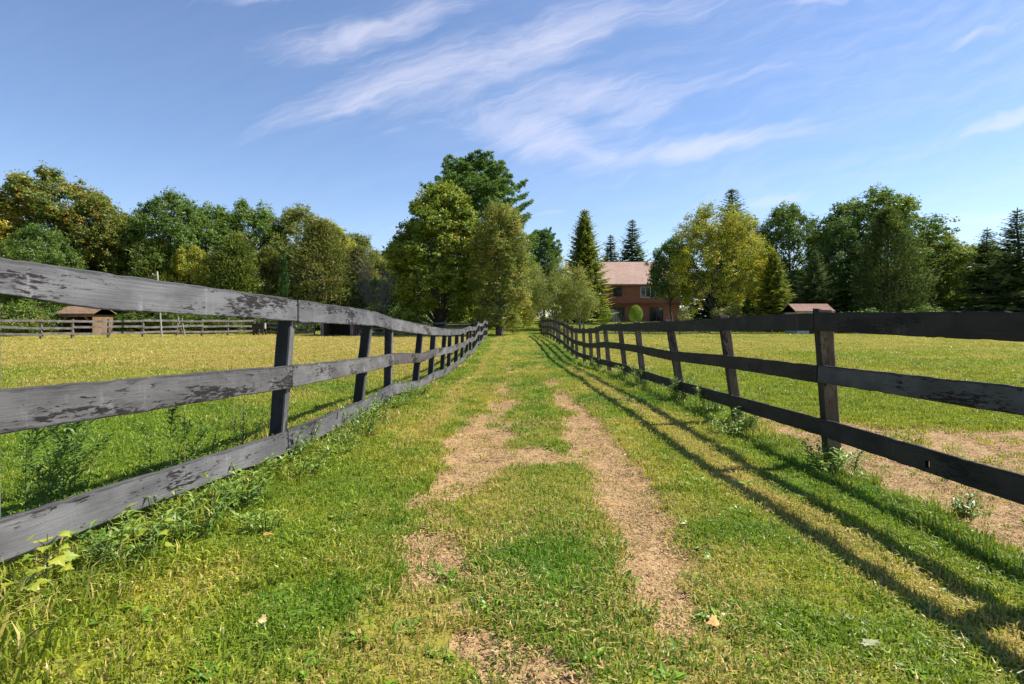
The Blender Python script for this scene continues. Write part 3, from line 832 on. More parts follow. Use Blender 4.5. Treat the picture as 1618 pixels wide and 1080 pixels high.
class Tree:
    def __init__(s, kind, crown, wood, crown_mat, H, R):
        s.kind, s.H, s.R = kind, H, R
        V, Q, c = crown
        s.crown = make_mesh(kind + '_crown', V, Q, None, [crown_mat], False, {'lc': ('FLOAT_COLOR', c)})
        s.wood = wood
        if kind not in ('bush',):
            s.H = float(np.quantile(V[:, 2], .9995)) / 1.01; s.R = float(np.quantile(np.hypot(V[:, 0], V[:, 1]), .985)) / 1.04

def broadleaf(kind, seed, H, R, hb, mat, prof=None, lobes=26, tw=26, lf=32, ls=.21, aspect=.6, lobe_r=(.26, .42), bark='bark', gap=1.0,
              up=.45, spread=.30, trunk_r=None, flat=.85, droop=0.0, multi=1, lean=0.0, core=6.0):
    r = np.random.default_rng(seed)
    prof = prof or (lambda t: np.sqrt(np.clip(1 - ((t - .42) / .60) ** 2, .02, 1)))
    tr = trunk_r or H * .02
    w = MB()
    stems = []
    for q in range(multi):
        n = 9; t = np.linspace(0, 1, n); a = r.uniform(0, 2 * PI)
        pts = np.stack([np.cumsum(r.normal(0, .012 * H, n)) * (t > 0) + lean * t * H + (multi > 1) * math.cos(a) * R * .35 * t, np.cumsum(r.normal(0, .012 * H, n)) * (t > 0) + (multi > 1) * math.sin(a) * R * .35 * t, t * H * .82], 1)
        pts[0, 2] = -.3
        rad = tr * (1 - .86 * t) * (1 + .5 * np.exp(-t * 22)) / math.sqrt(multi)
        w.tube(pts, rad, 8); stems.append(pts)
    P = []; Nn = []; TW = []; AG = []
    for k in range(lobes):
        t = (k + .5) / lobes; t = t ** .85
        az = k * 2.39996 + r.normal(0, .25)
        pr = float(prof(t)) * R
        lr = R * r.uniform(*lobe_r) * (.72 + .45 * float(prof(t)))
        lr *= r.uniform(.8, 1.2); rad = max(0, pr - lr * .75) * r.uniform(.74, 1.22)
        st = stems[k % multi]
        zc = hb + (H - hb) * (t + r.uniform(-.035, .035)) - lr * (.35 + .3 * r.uniform()) * (t > .7)
        cx = np.interp(zc, st[:, 2], st[:, 0]); cy = np.interp(zc, st[:, 2], st[:, 1])
        c = np.array([cx + math.cos(az) * rad, cy + math.sin(az) * rad, zc - droop * rad])
        z0 = max(hb * .55, zc - rad * r.uniform(.5, 1.0) - .1 * H * .3)
        s0 = np.array([np.interp(z0, st[:, 2], st[:, 0]), np.interp(z0, st[:, 2], st[:, 1]), z0])
        mid = (s0 + c) / 2 + np.array([0, 0, .08 * rad]) + r.normal(0, .06 * rad + .02, 3)
        br = tr * .42 * (1 - .6 * t) / math.sqrt(multi)
        w.tube([s0, mid, c], [br, br * .62, br * .25], 5)
        out = np.array([math.cos(az), math.sin(az), .35]) * min(1, rad / (R * .3) + .2)
        m = int(lf * core); cd_ = rand_dirs(r, m); P.append(c + cd_ * lr * r.uniform(.1, .7, (m, 1))); Nn.append(rand_dirs(r, m) * .6 + np.array([0, 0, .5])); Nn[-1] /= np.linalg.norm(Nn[-1], axis=1, keepdims=True); TW.append(r.uniform(size=m)); AG.append(np.full(m, .3))
        d = rand_dirs(r, tw * 3)
        sel = d @ out + r.normal(0, .25, len(d)) > -.25
        d = d[sel][:tw]
        tp = c + d * np.array([1, 1, flat]) * lr * r.uniform(.55, 1.12, (len(d), 1)) ** gap
        for j, p in enumerate(tp):
            if j % 3 == 0:
                w.tube([c, (c + p) / 2 + r.normal(0, .05, 3), p], [br * .22, br * .16, br * .06], 3, False)
            m = int(lf * r.uniform(.6, 1.3))
            off = np.clip(r.normal(0, 1, (m, 3)), -1.7, 1.7) * np.array([1, 1, .75]) * spread * (.6 + .9 * r.uniform() ** 2); off[:, 2] += np.abs(off[:, 2]) * .6
            P.append(p + off)
            nn = d[j] * .55 + np.array([0, 0, up]) + r.normal(0, .5, (m, 3))
            Nn.append(nn / np.linalg.norm(nn, axis=1, keepdims=True))
            TW.append(np.full(m, np.clip(r.normal(.5, .36), 0, 1))); AG.append(np.full(m, r.uniform() * .75 + .25 * vnoise(az * 1.3, t * 3, seed)))
    P = np.concatenate(P); Nn = np.concatenate(Nn)
    crown = leaves_mesh(kind, P, Nn, ls, aspect, r, mat, np.concatenate(TW), np.concatenate(AG))
    return Tree(kind, crown, w.mesh(kind + '_trunk', M[bark], True), mat, H, R)

def spruce(kind, seed, H, R, mat, hb=.05, step=.42, dens=1.0, droop=.32, shape=.9, tip=.25, nlen=.42, nw=.10, irregular=.12, upturn=.25):
    r = np.random.default_rng(seed); w = MB()
    n = 8; t = np.linspace(0, 1, n)
    w.tube(np.stack([r.normal(0, .03, n) * (t > 0), r.normal(0, .03, n) * (t > 0), t * H - .3 * (t == 0)], 1), H * .014 * (1 - .93 * t) + .01, 8)
    P = []; A = []; Nn = []; S = []; TW = []; AG = []
    z = hb * H; whorl = 0
    while z < H * .985:
        f = max(0.0, 1 - (z / H - hb) / (1 - hb))
        L0 = R * f ** shape + .12
        nb = int(r.integers(6, 9) * dens); wt = r.uniform()
        for b in range(nb):
            az = 2 * PI * (b + r.uniform(-.3, .3)) / nb + whorl * .7
            L = L0 * r.uniform(1 - irregular * 2.2, 1 + irregular)
            dr = droop * (1.15 * f + .05) * r.uniform(.7, 1.3) - (1 - f) * .55
            dirh = np.array([math.cos(az), math.sin(az), 0])
            ns = max(3, int(L / .17)); s = (np.arange(ns) + .6) / ns
            zz = z - dr * L * s + upturn * L * s ** 2.6 + r.normal(0, .03)
            pts = dirh[None] * (L * s)[:, None]; pts[:, 2] = zz
            w.tube([(0, 0, z), tuple(pts[ns // 2]), tuple(pts[-1])], [.012 + .02 * f, .014 * f + .006, .004], 3, False)
            side = np.array([-dirh[1], dirh[0], 0])
            for sd in (-1, 1):
                tl = np.clip((1.02 - s) * L * .50, .12, .95) * r.uniform(.75, 1.25, ns)
                ax = side[None] * sd * .8 + dirh[None] * .65 + np.stack([r.normal(0, .15, ns), r.normal(0, .15, ns), -.28 + r.normal(0, .18, ns)], 1)
                ax /= np.linalg.norm(ax, axis=1, keepdims=True)
                for q in (0, 1):
                    P.append(pts + ax * tl[:, None] * .5 + r.normal(0, .02, (ns, 3))); A.append(ax); S.append(tl * 1.15)
                    nn = np.cross(ax, np.array([0, 0, 1.])) * (q * 1.0) + np.array([0, 0, 1.]) * (1 - q * .6) + r.normal(0, .3, (ns, 3))
                    Nn.append(nn / np.linalg.norm(nn, axis=1, keepdims=True))
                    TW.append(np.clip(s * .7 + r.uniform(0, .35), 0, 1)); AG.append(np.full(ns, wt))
            P.append(pts[-1:] + dirh * .1); A.append(dirh[None]); S.append(np.array([tip])); Nn.append(np.array([[0, 0, 1.]])); TW.append(np.array([1.])); AG.append(np.array([wt]))
        z += step * r.uniform(.75, 1.2) * (.55 + .6 * f); whorl += 1
    P.append(np.array([[0, 0, H - .1]])); A.append(np.array([[0, 0, 1.]])); S.append(np.array([.5])); Nn.append(np.array([[0, -1., 0]])); TW.append(np.array([1.])); AG.append(np.array([.5]))
    P, A, Nn, S = map(np.concatenate, (P, A, Nn, S))
    crown = leaves_mesh(kind, P, Nn, S, np.clip(nw / S, .12, .6)[:, None], r, mat, np.concatenate(TW), np.concatenate(AG), A, .04)
    return Tree(kind, crown, w.mesh(kind + '_trunk', M['bark'], True), mat, H, R)

def pine(kind, seed, H, R, mat, hb=.12, tufts=1.0, needle=.42):
    r = np.random.default_rng(seed); w = MB(); n = 9; t = np.linspace(0, 1, n)
    w.tube(np.stack([r.normal(0, .05, n) * (t > 0), r.normal(0, .05, n) * (t > 0), t * H * .97 - .3 * (t == 0)], 1), H * .016 * (1 - .9 * t), 8)
    P = []; A = []; Nn = []; S = []; TW = []; AG = []
    z = hb * H; wh = 0
    while z < H * .98:
        f = max(0.0, (z / H - hb) / (1 - hb))
        prof = min(1, .8 + .8 * f) * (1 - f ** 3) ** .6 + .05
        nb = r.integers(5, 8)
        for b in range(nb):
            az = 2 * PI * (b + r.uniform(-.35, .35)) / nb + wh * 1.1
            L = R * prof * r.uniform(.62, 1.12)
            rise = (.05 + .75 * f) * r.uniform(.6, 1.4)
            dirh = np.array([math.cos(az), math.sin(az), 0])
            s = np.linspace(0, 1, 6); pts = dirh[None] * (L * s)[:, None]; pts[:, 2] = z + L * (rise * s * .7 + .16 * s ** 2); pts += r.normal(0, .05, pts.shape) * s[:, None]
            w.tube(pts, .05 * (1 - .8 * s) * (1.2 - f) + .006, 4, False)
            nt = max(4, int(L * 5.2 * tufts))
            for k in range(nt):
                q = r.uniform(.25, 1.0) ** .7; p = np.array([np.interp(q, s, pts[:, i]) for i in range(3)])
                sidel = (1.25 - q) * L * .55 * r.uniform(-1, 1)
                p = p + np.array([-dirh[1], dirh[0], 0]) * sidel + dirh * abs(sidel) * .6 + np.array([0, 0, r.uniform(0, .25)])
                m = 13
                ax = dirh * .55 + np.array([0, 0, .55]) + r.normal(0, .62, (m, 3)); ax /= np.linalg.norm(ax, axis=1, keepdims=True)
                P.append(p + ax * needle * .5); A.append(ax); S.append(np.full(m, needle))
                nn = np.cross(ax, r.normal(size=(m, 3))) + np.array([0, 0, .4]); Nn.append(nn / np.linalg.norm(nn, axis=1, keepdims=True))
                TW.append(np.full(m, r.uniform())); AG.append(np.full(m, r.uniform()))
        z += H * .026 * r.uniform(.7, 1.3); wh += 1
    P, A, Nn, S = map(np.concatenate, (P, A, Nn, S))
    crown = leaves_mesh(kind, P, Nn, S, .22, r, mat, np.concatenate(TW), np.concatenate(AG), A)
    return Tree(kind, crown, w.mesh(kind + '_trunk', M['bark'], True), mat, H, R)

def cedar(kind, seed, H, R, mat, hb=.03, sprays=420, per=54, size=.30, aspect=.24, prof=None, tight=.20, out=.5):
    """juniper-like: many upswept sprays of fine foliage on a rough cone"""
    r = np.random.default_rng(seed); w = MB(); t = np.linspace(0, 1, 7)
    w.tube(np.stack([r.normal(0, .02 * R, 7) * (t > 0), r.normal(0, .02 * R, 7) * (t > 0), t * H * .93 - .3 * (t == 0)], 1), H * .014 * (1 - .9 * t) + .01, 7)
    prof = prof or (lambda q: (1 - q ** 1.5) ** .62 * min(1, .62 + q * 1.6))
    P = []; A = []; TW = []; AG = []
    for k in range(sprays):
        q = hb + (1 - hb) * ((k + .5) / sprays) ** 1.25; az = k * 2.39996
        lump = .55 + .8 * vnoise(math.cos(az) * 1.6 + 5, math.sin(az) * 1.6 + q * H * .5, seed)
        L = R * prof(q) * lump * r.uniform(.7, 1.1) + .1
        d = np.array([math.cos(az), math.sin(az), out * r.uniform(.3, 1.5)])
        p0 = np.array([0, 0, q * H * .97]); p1 = p0 + d * L * np.array([1, 1, .6])
        w.tube([p0, p1], [.018, .005], 3, False)
        s = r.uniform(.35, 1.05, per) ** .7
        P.append(p0 + (p1 - p0)[None] * s[:, None] + r.normal(0, tight, (per, 3)) * (.4 + .7 * s[:, None]))
        ax = d[None] * .8 + np.array([0, 0, .5]) + r.normal(0, .45, (per, 3)); A.append(ax / np.linalg.norm(ax, axis=1, keepdims=True))
        TW.append(np.full(per, np.clip(r.normal(.5, .4), 0, 1))); AG.append(np.full(per, r.uniform()))
    P = np.concatenate(P); A = np.concatenate(A)
    P[:, 2] = np.maximum(P[:, 2], .03)
    Nn = np.cross(A, r.normal(size=A.shape)) + np.array([0, 0, .35]); Nn /= np.linalg.norm(Nn, axis=1, keepdims=True)
    crown = leaves_mesh(kind, P, Nn, size, aspect, r, mat, np.concatenate(TW), np.concatenate(AG), A)
    return Tree(kind, crown, w.mesh(kind + '_trunk', M['bark'], True), mat, H, R)

def clipped_bush(kind, seed, H, R, mat, n=9000, size=.085, egg=.12):
    r = np.random.default_rng(seed); d = rand_dirs(r, n)
    k = 1 - r.exponential(.045, n); lump = 1 + .05 * (fbm(d[:, 0] * 4 + 9, d[:, 2] * 4 + d[:, 1] * 3, seed, 3) - .5)
    P = d * (k * lump)[:, None]; P[:, :2] *= (R * (1 - egg * P[:, 2]))[:, None]; P[:, 2] = H * .5 + P[:, 2] * H * .5
    nn = d * .8 + r.normal(0, .5, (n, 3)); nn /= np.linalg.norm(nn, axis=1, keepdims=True)
    w = MB(); w.tube([(0, 0, -.2), (0, 0, H * .7)], [.05, .02], 6)
    for q in range(24):
        v = rand_dirs(r, 1)[0]; w.tube([(0, 0, H * .3), (v[0] * R * .8, v[1] * R * .8, H * .5 + v[2] * H * .4)], [.015, .004], 3, False)
    crown = leaves_mesh(kind, P, nn, size, .5, r, mat, r.uniform(size=n), r.uniform(size=n))
    return Tree(kind, crown, w.mesh(kind + '_stem', M['bark'], True), mat, H, R)

def bare_shrub(kind, seed, H, R):
    r = np.random.default_rng(seed); w = MB()
    for k in range(46):
        az = r.uniform(0, 2 * PI); L = H * r.uniform(.6, 1.05); sp = R * r.uniform(.2, 1)
        p = [np.array([math.cos(az) * .1, math.sin(az) * .1, 0])]
        for q in (.4, .75, 1.0):
            p.append(np.array([math.cos(az) * sp * q, math.sin(az) * sp * q, L * q ** .8]) + r.normal(0, .06 * H, 3))
        w.tube(p, [.03, .02, .012, .004], 4, False)
        for j in range(12):
            q = r.uniform(.35, 1); b = np.array([np.interp(q, (0, .4, .75, 1), [v[i] for v in p]) for i in range(3)])
            e = b + np.array([math.cos(az), math.sin(az), .8]) * .3 * H * r.uniform(.2, .6) + r.normal(0, .08 * H, 3)
            w.tube([b, (b + e) / 2 + r.normal(0, .04, 3), e], [.009, .006, .003], 3, False)
    m = 700; d = rand_dirs(r, m)
    P = d * np.array([R * .8, R * .8, H * .4]) * r.uniform(.3, 1, (m, 1)); P[:, 2] += H * .5
    crown = leaves_mesh(kind, P, d, .12, .5, r, None, r.uniform(size=m), r.uniform(size=m))
    return crown, w.mesh(kind + '_branches', M['bark_twig'], False)

LM_ = {
 'maple':   leaf_mat('maple_leaves', (.13, .205, .018), (.275, .325, .030), (.40, .34, .04), .16),
 'birch':   leaf_mat('fine_yellowing_leaves', (.15, .20, .026), (.30, .315, .048), (.40, .32, .06), .2),
 'oak':     leaf_mat('dark_oak_leaves', (0.072, .14, .017), (0.15, .232, .032), (0.194, .23, .04), .12),
 'oak2':    leaf_mat('mid_green_leaves', (0.084, .16, .018), (0.167, .245, .030), (0.264, .26, .04), .14),
 'orange':  leaf_mat('turning_oak_leaves', (0.114, .17, .022), (0.220, .235, .032), (0.370, .235, .03), .20),
 'yellow':  leaf_mat('yellow_leaves', (.26, .27, .028), (.48, .41, .04), (.52, .38, .04), .2),
 'olive':   leaf_mat('olive_leaves', (0.132, .17, .020), (0.229, .255, .034), (0.308, .28, .045), .18),
 'locust':  leaf_mat('yellow_green_leaves', (.19, .245, .018), (.40, .40, .030), (.54, .45, .04), .25),
 'apple':   leaf_mat('grey_green_leaves', (.17, .215, .036), (.33, .355, .068), (.40, .34, .08), .15),
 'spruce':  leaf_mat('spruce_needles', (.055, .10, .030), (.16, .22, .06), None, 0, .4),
 'pine':    leaf_mat('pine_needles', (.075, .16, .030), (.18, .275, .055), None, 0, .42),
 'hemlock': leaf_mat('hemlock_needles', (.12, .19, .026), (.32, .35, .045), None, 0, .42)
 ,'dusky': leaf_mat('dusky_conifer_foliage', (.055, .10, .018), (.15, .19, .032), None, 0, .4),
 'cedar':   leaf_mat('olive_cedar_foliage', (0.088, .135, .018), (0.185, .23, .032), (0.194, .19, .05), .08, .4),
 'cedar2':  leaf_mat('brownish_cedar_foliage', (0.101, .125, .020), (0.198, .22, .038), (0.194, .17, .055), .14, .4),
 'arbor':   leaf_mat('dense_green_foliage', (.022, .062, .008), (.055, .115, .014), None, 0, .2),
 'bright':  leaf_mat('bright_clipped_foliage', (.12, .24, .012), (.27, .40, .02), None, 0, .42),
 'pale':    leaf_mat('variegated_foliage', (.18, .22, .05), (.48, .47, .18), None, 0, .42),
 'shrub':   leaf_mat('undergrowth_leaves', (.065, .125, .014), (.15, .21, .026), (.27, .24, .04), .15),
}
KIND = {}
KIND['maple'] = broadleaf('maple', 1, 14.6, 4.9, 1.2, LM_['maple'], prof=lambda t: np.clip(np.minimum(1, .62 + 1.5 * t) * (1 - np.clip((t - .25) / .78, 0, 1) ** 2.1) ** .62, .08, 1), lobes=84, tw=26, lf=40, ls=.19, aspect=.8, lobe_r=(.17, .30), spread=.20, trunk_r=.30, core=14)
KIND['birch'] = broadleaf('birch', 2, 11, 2.6, .8, LM_['birch'], prof=lambda t: np.clip(np.minimum(1, .8 + .6 * t) * (1 - np.clip((t - .55) / .5, 0, 1) ** 2.4) ** .5, .1, 1), lobes=60, tw=24, lf=48, ls=.13, aspect=.55, lobe_r=(.22, .46), spread=.20, trunk_r=.28, gap=.8, droop=.1)
for k in range(3):
    KIND['oak%d' % k] = broadleaf('oak', 10 + k, 15, 5.2, 3.0, LM_['oak'], lobes=58, tw=24, lf=40, ls=.20, aspect=.66, lobe_r=(.17, .34), spread=.21, up=.6)
KIND['round'] = broadleaf('round', 20, 12, 4.4, 1.2, LM_['oak2'], lobes=54, tw=22, lf=40, ls=.18, lobe_r=(.18, .34), spread=.20)
KIND['flat'] = broadleaf('flat', 22, 11, 4.2, 3.9, LM_['oak'], lobes=34, tw=26, lf=34, ls=.2, lobe_r=(.26, .42), spread=.24, flat=.38, droop=.12)
KIND['locust'] = broadleaf('locust', 23, 14, 5.6, 3.0, LM_['locust'], prof=lambda t: np.sqrt(np.clip(1 - ((t - .45) / .62) ** 2, .03, 1)), lobes=62, tw=26, lf=42, ls=.17, aspect=.55, lobe_r=(.17, .30), spread=.24, gap=.7, trunk_r=.2, up=.7)
KIND['apple'] = broadleaf('apple', 24, 6.2, 3.7, 1.1, LM_['apple'], lobes=26, tw=26, lf=36, ls=.12, aspect=.45, lobe_r=(.24, .4), spread=.24, trunk_r=.13, multi=2, droop=.12, bark='bark_pale')
KIND['apple1'] = broadleaf('apple', 26, 5.6, 2.5, 1.7, LM_['apple'], lobes=20, tw=24, lf=34, ls=.12, aspect=.45, lobe_r=(.28, .44), spread=.24, trunk_r=.17, bark='bark_pale', lean=.10, droop=.1)
KIND['shrub'] = broadleaf('shrub', 27, 2.6, 1.8, .15, LM_['shrub'], lobes=16, tw=18, lf=24, ls=.14, lobe_r=(.3, .5), spread=.2, multi=3, trunk_r=.05)
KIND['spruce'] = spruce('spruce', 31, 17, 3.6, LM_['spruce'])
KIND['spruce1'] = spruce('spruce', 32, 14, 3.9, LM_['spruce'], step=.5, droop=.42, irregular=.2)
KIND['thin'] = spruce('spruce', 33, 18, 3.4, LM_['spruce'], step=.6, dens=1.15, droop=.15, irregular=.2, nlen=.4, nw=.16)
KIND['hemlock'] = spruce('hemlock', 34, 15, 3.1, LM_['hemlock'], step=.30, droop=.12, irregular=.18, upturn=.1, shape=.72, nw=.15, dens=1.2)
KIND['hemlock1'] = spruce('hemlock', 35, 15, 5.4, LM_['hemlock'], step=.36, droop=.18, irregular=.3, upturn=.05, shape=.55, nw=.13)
KIND['pine'] = pine('pine', 41, 22, 6.0, LM_['pine'], tufts=3.2, needle=.40)
KIND['pine1'] = pine('pine', 42, 17, 4.0, LM_['pine'], tufts=2.4, needle=.36)
KIND['cedar'] = cedar('cedar', 51, 9, 2.9, LM_['cedar'])
KIND['cedar1'] = cedar('cedar', 52, 10, 3.3, LM_['cedar2'], sprays=440, out=.2)
KIND['arbor'] = cedar('arborvitae', 53, 5.5, .62, LM_['arbor'], sprays=200, per=30, size=.2, aspect=.3, prof=lambda q: min(1, .8 + q) * (1 - q ** 3) ** .6, tight=.09, out=1.3)
KIND['bush'] = clipped_bush('bush', 61, 2.7, 1.05, LM_['bright'])
KIND['bush1'] = clipped_bush('bush', 62, 2.0, 1.1, LM_['pale'], n=4200, size=.13)
_c, _w = bare_shrub('bare_shrub', 63, 4.5, 2.8); 
KIND['bare'] = Tree('bare_shrub', _c, _w, LM_['cedar2'], 4.5, 2.8)

def plant(name, kind, px, d, top, width, label, cat='tree', group=None, mat=None, rot=None, base=None):
    """stand a plant of one kind at its place: its height and spread follow from its distance"""
    T = KIND[kind]; x = at(px, d); g = gz(x, d) if base is None else base
    H = max(.5, hz(top, d) - g); W = width * d / 900.0
    o = empty(name, (x, d, g), label, cat, group)
    o.rotation_euler = (0, 0, random.uniform(0, 2 * PI) if rot is None else rot)
    sc = (W / 2 / (T.R * 1.04), W / 2 / (T.R * 1.04), H / (T.H * 1.01))
    w = obj('trunk' if cat == 'tree' else 'stem', T.wood, o); c = obj('crown' if cat == 'tree' else 'foliage', T.crown, o)
    for q in (w, c): q.scale = sc
    if mat:
        c.material_slots[0].link = 'OBJECT'; c.material_slots[0].material = LM_[mat]
    return o
WL, WR = 'trees of the woods on the left', 'trees on the right beyond the pasture'
plant('oak_tree', 'oak0', 88, 62, 272, 225, 'tallest orange tinged oak at the left end of the woods', group=WL, mat='orange', rot=.4)
plant('oak_tree', 'oak1', 158, 60, 300, 130, 'rust tinged oak directly right of the tallest orange oak', group=WL, mat='orange', rot=2.0)
plant('oak_tree', 'oak2', -22, 56, 300, 150, 'yellow leaved tree cut off by the left edge of the picture', group=WL, mat='yellow', rot=1.1)
plant('oak_tree', 'round', 58, 53, 352, 120, 'lower green tree in front of the tallest orange oak', group=WL, mat='oak', rot=3.0)
plant('oak_tree', 'oak2', 264, 63, 302, 146, 'dark green oak rising right of the orange oaks', group=WL, mat='oak', rot=.2)
plant('oak_tree', 'round', 205, 66, 336, 80, 'small olive tree in the gap between orange oaks and dark oak', group=WL, mat='olive')
plant('oak_tree', 'oak1', 338, 68, 320, 128, 'mid green oak directly right of the dark green oak', group=WL, mat='oak2', rot=1.0)
plant('oak_tree', 'oak0', 406, 71, 316, 136, 'green oak with rounded top above the middle of the left woods', group=WL, mat='oak2', rot=5.0)
plant('oak_tree', 'round', 466, 73, 324, 122, 'yellowing olive tree behind the narrow columnar arborvitae', group=WL, mat='olive', rot=.7)
plant('oak_tree', 'oak2', 520, 80, 346, 108, 'yellow green tree on the falling skyline right of the arborvitae', group=WL, mat='locust', rot=2.7)
plant('oak_tree', 'round', 570, 88, 368, 104, 'olive green tree low on the skyline left of the big maple', group=WL, mat='olive', rot=4.0)
plant('oak_tree', 'oak1', 622, 95, 384, 80, 'green tree half hidden behind the left flank of the big maple', group=WL, mat='oak2', rot=4.4)
plant('cedar_tree', 'cedar', 142, 60, 378, 112, 'olive cedar standing directly behind the open wooden shed', group=WL)
plant('cedar_tree', 'cedar1', 250, 60, 372, 112, 'olive brown cedar directly behind the utility pole', group=WL, mat='cedar')
plant('oak_tree', 'round', 304, 60, 388, 80, 'small yellow green tree between two cedars right of the utility pole', group=WL, mat='locust')
plant('cedar_tree', 'cedar', 374, 60, 366, 118, 'olive cedar left of the narrow columnar arborvitae', group=WL, rot=2.2)
plant('cedar_tree', 'cedar1', 507, 64, 346, 128, 'broad brownish cedar right of the narrow columnar arborvitae', group=WL)
plant('cedar_tree', 'cedar', 424, 63, 388, 84, 'slender olive cedar touching the arborvitae on its left', group=WL, mat='cedar2', rot=4.0)
plant('cedar_tree', 'cedar1', 566, 76, 388, 84, 'brownish cedar behind the bare grey shrub', group=WL, rot=1.7)
plant('arborvitae', 'arbor', 447, 55, 404, 19, 'narrow columnar dark green arborvitae at the front of the woods', group=WL)
plant('bare_shrub', 'bare', 592, 66, 430, 84, 'leafless grey brown shrub left of the big maple', cat='shrub')
for px, d, top, w, lab in ((8, 47, 470, 110, 'green shrub at far left behind the paddock fence'), (70, 52, 478, 90, 'green shrub touching the left end of the open wooden shed'),
                           (208, 57, 484, 84, 'dark green shrub right of the open wooden shed'), (285, 55, 484, 90, 'green shrub behind the two leaning poles'),
                           (352, 56, 488, 80, 'green shrub behind the right end of the silvery fence'), (425, 56, 496, 84, 'yellow green shrub behind the dark trough'),
                           (478, 55, 486, 70, 'green shrub left of the low dark shed'), (584, 55, 480, 70, 'green shrub right of the low dark shed'),
                           (640, 60, 470, 80, 'dark shrub beneath the left side of the big maple')):
    plant('shrub', 'shrub', px, d, top, w, lab, cat='shrub', group='shrubs along the edge of the left woods')
# round the end of the lane
plant('maple_tree', 'maple', 692, 52.5, 288, 176, 'big dense maple with yellow green top left of the lane', rot=.6)
plant('birch_tree', 'birch', 790, 48.6, 320, 104, 'slim fine leaved yellowing tree at the end of the left fence', rot=1.0)
plant('pine_tree', 'pine', 752, 70, 246, 184, 'tall white pine towering behind the big maple')
plant('pine_tree', 'pine1', 860, 98, 360, 66, 'smaller pine with level branches left of the pointed hemlock')
plant('pine_tree', 'pine1', 826, 92, 400, 70, 'low dark pine behind the end of the lane')
plant('hemlock_tree', 'hemlock', 924, 79, 332, 92, 'pointed hemlock in front of the left half of the brick house')
plant('apple_tree', 'apple', 880, 60, 406, 142, 'grey green apple tree with wide crown right of the lane end', rot=1.2)
plant('apple_tree', 'apple1', 916, 58.5, 438, 74, 'smaller apple tree with leaning pale trunk beside the clipped bushes', rot=PI)
plant('spruce_tree', 'thin', 999, 126, 348, 112, 'thin pointed spruce above the brown roof of the house')
plant('spruce_tree', 'thin', 965, 130, 372, 100, 'shorter thin spruce next to the pointed hemlock above the roof', rot=2.0)
plant('locust_tree', 'locust', 1128, 65, 320, 166, 'yellow green tree with airy crown right of the brick house', rot=2.2)
plant('shaded_crown_part', 'flat', 1064, 69, 374, 78, 'dark level branches standing for the shaded lower left of the yellow green tree', mat='oak')  # shade on the yellow green tree's lower left, put into darker leaves
plant('spruce_tree', 'spruce', 1157, 95, 300, 165, 'dark spruce top rising behind the yellow green tree')
plant('spruce_tree', 'spruce1', 1194, 98, 344, 110, 'lower dark spruce just right of the tallest dark spruce top', rot=1.0)
plant('shrub', 'shrub', 828, 66, 470, 60, 'yellow green shrub at the end of the lane', cat='shrub', mat='locust')
plant('shrub', 'shrub', 861, 52, 494, 30, 'dark low shrub at the end of the black board fence', cat='shrub', mat='arbor')
plant('shrub', 'shrub', 770, 64, 470, 70, 'dark green shrub behind the trunk of the yellowing tree', cat='shrub', mat='arbor')
plant('shrub', 'shrub', 905, 76, 486, 50, 'dark shrub behind the two apple trees', cat='shrub', mat='arbor')
plant('clipped_bush', 'bush', 1004.5, 84, 481, 23, 'bright green clipped egg shaped bush between the two patio doors', cat='bush', group='clipped bushes before the house')
plant('clipped_bush', 'bush', 953, 82, 480, 28, 'green clipped bush at the left end of the visible brick wall', cat='bush', group='clipped bushes before the house', rot=1.0)
plant('clipped_bush', 'bush', 931, 83, 489, 20, 'small rounded bush left of the clipped bushes', cat='bush', group='clipped bushes before the house', rot=2.0, mat='oak2')
plant('clipped_bush', 'bush1', 1080, 83, 484, 20, 'pale variegated bush at the right corner of the house', cat='bush')
plant('shrub', 'shrub', 1150, 63, 478, 56, 'pale leaved shrub beneath the yellow green tree', cat='shrub', mat='pale')
# right of the house
plant('oak_tree', 'oak1', 1248, 80, 318, 116, 'open topped oak left of the largest round oak', group=WR, mat='oak2', rot=.3)
plant('oak_tree', 'oak0', 1385, 72, 294, 214, 'largest round oak dominating the trees right of the house', group=WR, rot=2.4, mat='oak2')
plant('oak_tree', 'round', 1322, 70, 345, 100, 'dark green tree filling the left flank of the largest round oak', group=WR, mat='oak')
plant('cedar_tree', 'cedar1', 1402, 62, 326, 122, 'broad dark conifer standing before the largest round oak', group=WR, mat='dusky')
plant('spruce_tree', 'spruce1', 1288, 63, 396, 104, 'spruce with level layered boughs behind the small right shed', group=WR)
plant('spruce_tree', 'hemlock', 1222, 61, 398, 76, 'olive conifer left of the small shed on the right', group=WR, rot=2.0)
plant('oak_tree', 'oak2', 1486, 67, 368, 140, 'pale green tree right of the broad dark conifer', group=WR, mat='maple', rot=1.2)
plant('oak_tree', 'round', 1540, 84, 386, 130, 'low distant tree in the dip left of the right edge spruces', group=WR, mat='oak2')
plant('spruce_tree', 'spruce1', 1608, 57, 332, 176, 'tall spruce at the right edge of the picture', group=WR, rot=3.0)
plant('spruce_tree', 'spruce1', 1560, 61, 362, 140, 'shorter spruce left of the tall spruce at the right edge', group=WR)
plant('spruce_tree', 'spruce1', 1662, 56, 322, 110, 'spruce just cut off by the right edge of the picture', group=WR, rot=1.0)
plant('oak_tree', 'oak2', 1206, 84, 388, 80, 'dark tree in the shade right of the yellow green tree', group=WR, mat='oak')
plant('shrub', 'shrub', 1350, 57, 486, 110, 'dark green shrub right of the small right shed', cat='shrub', mat='oak')
plant('shrub', 'shrub', 1470, 57, 480, 110, 'green shrub beneath the pale green tree on the right', cat='shrub', mat='shrub')
plant('shrub', 'shrub', 1560, 57, 484, 110, 'dark shrub beneath the right edge spruces', cat='shrub', mat='arbor')

